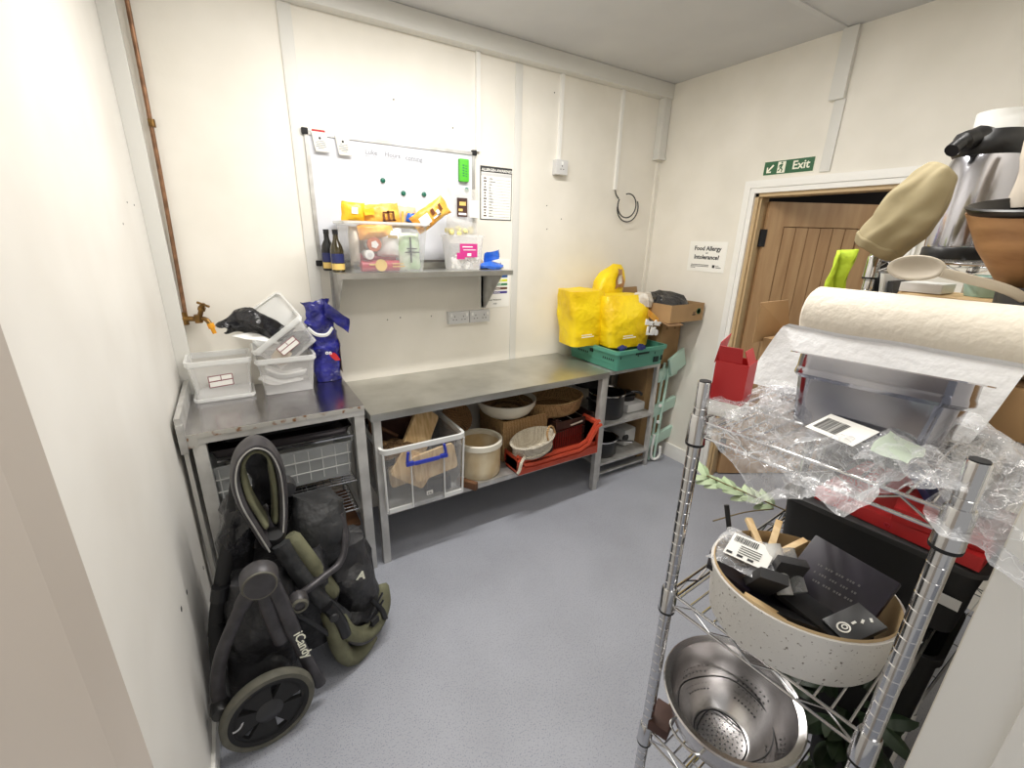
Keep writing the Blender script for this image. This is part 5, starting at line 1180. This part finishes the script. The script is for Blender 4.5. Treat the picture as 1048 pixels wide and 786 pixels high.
t = thing('clear_tube_packet', 'small clear plastic tube packet leaning beside the barcode packet', 'packet', K(.09, .15, T2 + .08))
MB().tube([K(.085, .185, T2 + .085), K(.125, .130, T2 + .148)], .014, 14).build('tube', 'clear_rim', t); MB().tube([K(.11, .20, T2 + .09), K(.145, .150, T2 + .142)], .013, 14).build('tube', 'frost', t)
t = thing('pen', 'black handled pen standing up at the far rim of the oval basket', 'pen', K(.13, .04, T2 + .08))
MB().tube([K(.125, .065, T2 + .07), K(.130, .040, T2 + .125)], .0028, 8).build('shaft', 'chrome', t); MB().tube([K(.130, .040, T2 + .125), K(.138, .020, T2 + .175)], .0055, 10).build('grip', 'black', t)
# black bin with red books
t = thing('storage_bin', 'black plastic bin behind the oval basket on the middle wire shelf', 'bin', K(.42, .2, T2))
c = K(.480, .228, T2)
MB().tray(c, (.28, .345, .158), .004, .94, Rk, rc=.03, rimh=.02).build('bin_body', 'matt_black', t)
MB().loft([rr_ring(c, .285, .350, .146, .035, Rk), rr_ring(c, .298, .363, .148, .04, Rk), rr_ring(c, .298, .363, .160, .04, Rk), rr_ring(c, .28, .345, .166, .035, Rk)], True, True).build('bin_lid', 'dark', t)
MB().box(K(.338, .36, T2 + .08), (.004, .055, .022), Rk).build('label_strip', 'socket', t)
t = thing('red_book', 'flat red folder lying on the lid of the black bin', 'folder', K(.4, .22, T2 + .212))
MB().box(K(.470, .262, T2 + .182), (.26, .28, .030), Rk @ RZ(-4), bev=.003).build('cover', 'red', t)
text('lettering', 'ORIGINAL SERIES', .014, K(.339, .245, T2 + .176), V + U * .1, Vector((0, 0, 1)), 'pink', t)
item('red_book', .44, .31, T2 + .213, (.20, .14, .03), RZ(12), 'red', 'second red folder under the trailing plastic bag', 'folder')
item('blue_book', .49, .30, T2 + .239, (.16, .10, .02), RZ(30), 'label_blue', 'dark blue booklet on top of the red folders', 'booklet')
# eucalyptus sprig at the rear edge
t = thing('eucalyptus_sprig', 'pale green eucalyptus sprig sticking out past the far side of the rack', 'plant', K(.3, -.05, 1.12))
S0, S1 = K(.40, .03, 1.235), K(.30, -.235, 1.19)
st = smooth_path([K(.50, .04, 1.04), K(.46, -.03, 1.06), K(.43, -.10, 1.075), K(.40, -.17, 1.09)], 6)
MB().tube(st, .0022, 6).build('stem', 'stemm', t)
MB().tube(smooth_path([K(.46, .0, 1.05), K(.36, -.03, 1.06), K(.26, -.06, 1.055)], 5), .0018, 6).build('stem', 'stemm', t)
def leaf(p, d, l, w, m='leaf', par=None):
    d = Vector(d).normalized(); s = d.cross(Vector((0, 0, 1))).normalized(); q = MB()
    def f(a, b):
        ww = w * math.sin(PI * min(.999, a * .93 + .05)) ** .7; return Vector(p) + d * l * a + s * (b - .5) * ww + Vector((0, 0, .2 * l * a * (1 - a) - abs(b - .5) * w * .4))
    q.grid(f, 7, 4).build('leaf', m, par)
for k, i in enumerate(range(4, len(st), 2)):
    for s in (-1, 1):
        d = (V * -.7 + U * (-.9 * s if s > 0 else .5)) + zz * random.uniform(-.2, .25); leaf(st[i], d, random.uniform(.050, .070), .034, 'leaf', t)
# dark plant stems below the mid shelf
t = thing('storage_bin', 'deep black storage box on the lower wire shelf behind the colander', 'bin', K(.47, .23, T3))
MB().tray(K(.475, .225, T3), (.24, .33, .35), .004, .94, Rk, rc=.03, rimh=.02, rim=.006).build('bin_body', 'matt_black', t)
t = thing('storage_bin', 'wide black crate on the waist high shelf of the tall rack', 'bin', (2.2, -2.26, .911))
MB().tray((2.22, -2.26, .911), (.72, .36, .36), .005, .95, rc=.03, rimh=.02, rim=.006).build('bin_body', 'matt_black', t)
t = thing('storage_bin', 'wide black crate on the lowest shelf of the tall rack', 'bin', (2.2, -2.26, .411))
MB().tray((2.22, -2.26, .411), (.72, .36, .36), .005, .95, rc=.03, rimh=.02, rim=.006).build('bin_body', 'matt_black', t)
t = thing('leafy_plant', 'dark leafy houseplant in the shade behind the colander under the rack', 'plant', K(.285, .30, T3))
MB().lathe([(0, 0), (.040, 0), (.048, .09), (.044, .092), (.036, .01), (0, .01)], K(.285, .30, T3), 24).build('plant_pot', 'matt_black', t)
for k in range(34):
    a = random.uniform(0, 2 * PI); p = K(.285, .30, T3 + .09) + Vector((.05 * math.cos(a), .05 * math.sin(a), random.uniform(0, .12))); leaf(p, (math.cos(a), math.sin(a), random.uniform(-.5, .5)), random.uniform(.06, .095), .042, 'leaf_dark', t)
t = thing('leafy_plant', 'dark variegated plant on the bottom wire shelf', 'plant', K(.3, .25, L4))
MB().lathe([(0, 0), (.06, 0), (.075, .12), (.07, .122), (.055, .01), (0, .01)], K(.33, .23, L4 + .0105), 24).build('plant_pot', 'wood_dark', t)
for k in range(40):
    a = random.uniform(0, 2 * PI); p = K(.33, .23, L4 + .13) + Vector((.06 * math.cos(a), .06 * math.sin(a), random.uniform(0, .18))); leaf(p, (math.cos(a), math.sin(a), random.uniform(-.5, .6)), random.uniform(.06, .10), .045, 'leaf' if k % 5 == 0 else 'leaf_dark', t)
# colander
c = K(.102, .128, T3 + .014)
t = thing('colander', 'stainless steel colander with rows of holes on the lower wire shelf', 'colander', c)
Rc = RZ(0) @ RX(3) @ RY(-4)
r = .140
prof = [(0, .018), (.060, .018), (.068, .022), (.095, .048), (.118, .085), (.129, .125), (.131, .165), (.143, .168), (.146, .174), (.143, .177), (.130, .172)]
inner = [(.1285, .165), (.1265, .125), (.1155, .086), (.0925, .050), (.066, .0245), (.058, .0205), (0, .0205)]
MB().lathe(prof + inner, c, 64, Rc).build('bowl_body', 'colander', t)
MB().lathe([(.062, .0), (.066, .0), (.066, .020), (.062, .020)], c, 40, Rc).build('foot_ring', 'colander', t)
MB().shell([(.056, .0208), (.058, .0225), (.060, .0212)], c, 40, Rc).build('base_ring', 'groove', t)
m = MB()
def hole(rad, z, a, rr_, nx, nz):
    p = Vector(c) + Rc @ Vector((rad * math.cos(a), rad * math.sin(a), z)); n = Rc @ Vector((nx * math.cos(a), nx * math.sin(a), nz)).normalized()
    q = n.orthogonal().normalized(); w = n.cross(q)
    m.bm.faces.new([m.bm.verts.new(p + n * .0006 + q * rr_ * math.cos(x * PI / 4) + w * rr_ * math.sin(x * PI / 4)) for x in range(8)])
for blk_ in range(5):
    a0 = blk_ * 2 * PI / 5
    for i_, (rad, z) in enumerate(((.0925, .050), (.1005, .060), (.1085, .0725), (.1145, .084), (.120, .098), (.1245, .111))):
        for k in range(7): hole(rad - .001, z, a0 + (k - 3) * .095 + (.045 if i_ % 2 else 0), .0021, -.85, .5)
for i_, rad in enumerate((.008, .018, .028, .038, .048)):
    for k in range(5 + i_ * 5): hole(rad, .0206, 2 * PI * k / (5 + i_ * 5), .0017, 0, 1)
m.build('hole_pattern', 'groove', t, flat=True)
for s in (0, PI):
    h = [Vector(c) + Rc @ Vector((q * math.cos(s + b), q * math.sin(s + b), .170)) for q, b in ((.142, -.25), (.166, -.20), (.172, 0), (.166, .20), (.142, .25))]
    MB().tube(smooth_path(h, 5), .003, 8).build('loop_handle', 'chrome', t)
tag(MB().tube(smooth_path([c + Rc @ Vector(p) for p in ((-.09, .06, .085), (-.02, .10, .10), (.09, .05, .09), (.10, -.05, .075), (.02, -.09, .07), (-.075, -.04, .06), (-.05, .03, .035), (.03, .045, .03), (.05, -.02, .028))], 6), .0016, 6).build('wire_loop', 'groove'), 'thin wire loop lying inside the colander', 'wire')
# bits on the lower shelves, black cables at the foot
m = MB()
for k, (a, b, z) in enumerate(((.08, .08, .20), (.13, .15, .205), (.06, .24, .21))):
    cc = K(a, b, L4 + .025 + .012 * k); m.tube([cc + Vector((.055 * math.cos(2 * PI * q / 24), .05 * math.sin(2 * PI * q / 24), .008 * math.sin(3 * PI * q / 12))) for q in range(24)], .004, 6, closed=True)
tag(m.build('coiled_cable', 'cable'), 'black cable coiled on the bottom wire shelf', 'cable')
item('brown_tin', .03, .02, T3 + .02, (.07, .05, .03), RZ(20), 'wood_dark', 'small dark brown tin beside the colander at the rack post', 'tin')
item('wooden_tray', .22, .30, L4 + .05, (.20, .10, .06), RZ(12), 'kraft_dark', 'brown card tray on the bottom wire shelf beyond the cable', 'tray')

# ================================================================== SECOND WIRE RACK (behind) AND WHAT IS ON IT
B0 = Vector((1.84, -2.075, 0))
def K2(u, v, z): return B0 + Vector((u, -v, z))
t = thing('wire_rack', 'taller chrome wire rack behind the near one, carrying the steel flasks', 'rack', B0)
wire_rack(K2, .90, .40, 1.80, (1.702, 1.36, .9, .4), t, 12)
S2 = 1.7125
def airpot(c, r, h, lab, tilt):
    R = tilt
    t = thing('vacuum_flask', lab, 'flask', c, group='steel pump flasks on the tall rack')
    MB().lathe([(0, 0), (r, 0), (r + .003, .006), (r + .003, .03), (r, .034), (0, .034)], c, 40, R).build('base_ring', 'black', t)
    MB().lathe([(r * .985, .034), (r, .04), (r, h - .02), (r * .93, h), (0, h)], c, 48, R).build('steel_body', 'inox', t)
    MB().lathe([(0, h), (r * .95, h), (r * 1.04, h + .012), (r * 1.02, h + .04), (r * .8, h + .062), (0, h + .068)], c, 40, R).build('pump_lid', 'black', t)
    q = [Vector(c) + R @ Vector(p) for p in ((0, 0, h + .03), (-.06, .02, h + .040), (-.10, .035, h + .030), (-.128, .045, h + .008))]
    MB().tube(smooth_path(q, 5), [.034] * 6 + [.026] * 5 + [.018] * 5, 12).build('spout', 'black', t)
    return t
airpot((2.14, -2.165, S2), .078, .275, 'steel pump flask with a glossy black spout lid above the doorway corner', RY(0))
t2 = airpot((2.46, -2.24, S2 + .001), .085, .46, 'taller steel flask with a black lid, partly hidden at the back of the tall rack', RY(0))
t = thing('plastic_jug', 'clear plastic jug standing behind the steel flask on the tall rack', 'jug', (2.32, -2.12, S2))
MB().lathe([(0, 0), (.045, 0), (.06, .42), (.057, .42), (.042, .004), (0, .004)], (2.33, -2.12, S2 + .001), 32).build('jug_body', 'clear_rim', t)
t = thing('paper_stack', 'tall white paper bag standing behind the black lidded flask', 'bag', (2.62, -2.3, S2))
MB().bagbody((2.63, -2.28, S2 + .001), .14, .25, .74, top=(1.0, .9), seed=31, amp=.01).build('bag_body', 'paper', t)
# khaki cap hanging over the post head
t = thing('khaki_cap', 'crumpled khaki cotton cap hung on the post of the tall rack', 'cap', (1.74, -2.13, 1.72))
C0, C1 = Vector((1.735, -2.095, 1.735)), Vector((1.755, -2.195, 1.915))
ax = (C1 - C0).normalized(); px_ = Vector((1, .25, .1)); px_ = (px_ - ax * px_.dot(ax)).normalized(); py_ = ax.cross(px_)
def capf(th, k):
    w = (.051 + .012 * math.sin(PI * k)) * (1 - max(0, k - .62) ** 1.6 * 1.55) * (min(1, .72 + k * 3))
    fold = 1 + .07 * math.sin(3 * th + 4 * k) + .05 * math.sin(7 * th - 2 * k)
    return C0 + ax * (.212 * k) + px_ * (w * .75 * fold * math.cos(th)) + py_ * (w * 1.05 * fold * math.sin(th)) + Vector((0, 0, -.018 * math.sin(PI * k)))
m = MB(); rings = [[capf(2 * PI * q / 44, k / 18) for q in range(44)] for k in range(19)]
m.loft(rings); m.crumple(11, .014, 26, .008, seed=2); m.build('crown', 'cap', t, sub=1)
m = MB(); m.loft([[capf(2 * PI * q / 44, k) + (capf(2 * PI * q / 44, k) - (C0 + ax * (.212 * k))).normalized() * o for q in range(44)] for k, o in ((.02, .0), (.0, .004), (.16, .005), (.17, .0))], False, False); m.crumple(11, .014, 26, .008, seed=2); m.build('headband', 'cap', t, sub=1)
# glass jar with wooden lid, cups and a lime cloth on the second shelf
c = Vector((1.93, -2.26, 1.3705))
t = thing('glass_canister', 'wide glass canister with a flat wooden lid behind the paper towel roll', 'canister', c)
MB().tray(c, (.16, .24, .235), .004, .98, rc=.04, seg=8).build('glass_body', 'glassy', t)
MB().loft([rr_ring(c, .165, .245, .237, .04, I3), rr_ring(c, .17, .25, .240, .042, I3), rr_ring(c, .17, .25, .252, .042, I3), rr_ring(c, .16, .24, .256, .04, I3)]).build('wooden_lid', 'wood_light', t)
MB().loft([rr_ring(c, .14, .22, .01, .03, I3), rr_ring(c, .14, .22, .21, .03, I3)]).build('contents', 'cloth_beige', t)
tag(MB().lathe([(0, 0), (.04, 0), (.05, .05), (.045, .052), (.036, .006), (0, .006)], (1.93, -2.30, 1.6275), 28).build('teal_bowl', 'teal'), 'pale teal bowl standing on the wooden lid of the glass canister', 'bowl')
tag(MB().box((1.90, -2.19, 1.641), (.10, .09, .025), bev=.004).build('white_box', 'white'), 'flat white box on the wooden lid beside the teal bowl', 'box')
m = MB(); m.grid(lambda a, b: (1.80 + .05 * a + .012 * math.sin(b * 7), -1.985 - .035 * a + .01 * math.sin(a * 9 + b * 5), 1.42 + .31 * b), 10, 14).crumple(20, .012, seed=4)
tag(m.build('lime_cloth', 'hivis', solid=.008), 'lime green cloth hanging off the end of the tall rack below the cap', 'cloth')
item2 = lambda n, c, d, R, m, lab, cat: tag(MB().box(c, d, R, bev=.002).build(n, m), lab, cat)
item2('folder', (1.99, -2.075, 1.52), (.16, .014, .30), RX(-8), 'black', 'black folder standing upright beside the lime cloth', 'folder')
item2('folder', (2.00, -2.095, 1.525), (.16, .010, .31), RX(-8), 'white', 'thin white folder between two dark folders on the tall rack', 'folder')
item2('folder', (2.01, -2.115, 1.51), (.16, .014, .28), RX(-8), 'grey_card', 'grey folder standing next to the glass canister', 'folder')
# dark pot holding the spoon, wooden bowl above it
c = Vector((1.50, -2.53 + .03, 1.5395))
t = thing('utensil_pot', 'dark grey utensil pot behind the end of the paper towel roll', 'pot', (1.60, -2.47, 1.536))
MB().lathe([(0, 0), (.060, 0), (.068, .135), (.064, .137), (.056, .006), (0, .006)], (1.62, -2.445, 1.5385), 36).build('pot_body', 'dark', t)
t = thing('serving_spoon', 'large stone coloured serving spoon resting above the paper towel roll', 'spoon', (1.45, -2.3, 1.70))
s0 = Vector((1.46, -2.285, 1.705)); dx = Vector((.0, -1, -.30)).normalized()
hx = Vector((.02, -.99, -.16)).normalized()
def spf(a, b):
    th = 2 * PI * a; r_ = b; e = Vector((.0, -.046 * r_ * math.cos(th), 0)) + Vector((.20, 0, 1)).normalized() * (.024 * r_ * math.sin(th))
    return s0 + e + Vector((-1, 0, .2)) * (.012 * (r_ ** 2 - 1))
m = MB(); rings = [[spf(q / 40, k / 6) for q in range(40)] for k in range(6, 0, -1)]; m.loft(rings, False, True)
m.build('bowl_of_spoon', 'spoon', t, solid=.004)
MB().tube(smooth_path([s0 + Vector((0, -.042, -.006)), Vector((1.48, -2.36, 1.690)), Vector((1.53, -2.41, 1.672)), Vector((1.59, -2.45, 1.640))], 6), .009, 10, flat=.6).build('handle', 'spoon', t)
c = Vector((1.665, -2.408, 1.670))
t = thing('wooden_bowl', 'deep turned wooden bowl stacked above the utensil pot', 'bowl', c)
MB().lathe([(0, 0), (.025, 0), (.05, .02), (.088, .08), (.118, .15), (.112, .15), (.082, .082), (.045, .03), (0, .02)], c, 56, RY(-10)).build('bowl_body', 'wood_mid', t)
tag(MB().lathe([(0, .0), (.06, .02), (.098, .09), (.122, .128), (.117, .131), (.09, .09), (0, .02)], c + Vector((-.004, 0, .034)), 48, RY(-10)).build('black_bowl', 'black'), 'thin black bowl nested inside the wooden bowl', 'bowl')
item2('wooden_blocks', (1.79, -2.37, 1.64), (.05, .045, .05), RZ(12), 'wood_light', 'pale wooden block near the rim of the wooden bowl', 'block')
m = MB(); m.bagbody((1.745, -2.43, 1.828), .10, .21, .30, top=(.9, .5), seed=51, amp=.02, lean=(.12, 0))
tag(m.build('linen_bag', 'cloth_beige', loc=(1.745, -2.44, 1.84)), 'pale linen bag slumped in the stacked bowls, high on the rack', 'bag')
tag(MB().box((1.70, -2.415, 1.90), (.012, .035, .10), RX(-14), bev=.003).build('brown_strap', 'wood_dark'), 'brown leather strap hanging on the pale linen bag', 'strap')
item2('black_tray', (2.06, -2.40, S2 + .06), (.10, .12, .12), I3, 'black', 'black boxy appliance on the tall rack beside the steel flask', 'appliance')

# ================================================================== LIGHT, SKY, CAMERA
def area(name, loc, size, sizey, e, rot=(0, 0, 0), c=(1, .97, .92)):
    l = bpy.data.lights.new(name, 'AREA'); l.shape = 'RECTANGLE'; l.size = size; l.size_y = sizey; l.energy = e; l.color = c
    o = bpy.data.objects.new(name, l); col.objects.link(o); o.location = loc; o.rotation_euler = rot; return o
area('ceiling_batten', (1.25, -.95, HC - .03), 1.4, .08, 44)
area('ceiling_batten', (1.6, -1.95, HC - .03), 1.2, .3, 16)
area('foreground_fill', (.75, -3.5, 2.5), 1.0, 1.0, 10, (math.radians(38), 0, 0))  # added fill behind the camera to light the foreground
area('door_fill', (3.75, -1.9, 2.3), .3, .3, 7)  # added fill to brighten the open door; the room beyond is unlit
w = bpy.data.worlds.new('World'); bpy.context.scene.world = w; w.use_nodes = True
w.node_tree.nodes['Background'].inputs[0].default_value = (1, .98, .95, 1); w.node_tree.nodes['Background'].inputs[1].default_value = .45

cam = bpy.data.cameras.new('Camera'); co = bpy.data.objects.new('Camera', cam); col.objects.link(co)
cam.sensor_width = 36; cam.lens = 452.1225 / 1048 * 36; cam.clip_start = .02
Rt, Up, Fw = Vector((0.85114128, -0.52440086, 0.02371185)), Vector((0.14694833, 0.28138622, 0.94827632)), Vector((0.50394911, 0.80363271, -0.31655926))
co.matrix_world = Matrix(((Rt.x, Up.x, -Fw.x, .2916), (Rt.y, Up.y, -Fw.y, -2.6384), (Rt.z, Up.z, -Fw.z, 1.7453), (0, 0, 0, 1)))
sc = bpy.context.scene; sc.camera = co
sc.view_settings.view_transform = 'Standard'; sc.view_settings.look = 'None'; sc.view_settings.exposure = -0.06
sc.cycles.max_bounces = 12; sc.cycles.transparent_max_bounces = 24; sc.cycles.diffuse_bounces = 6
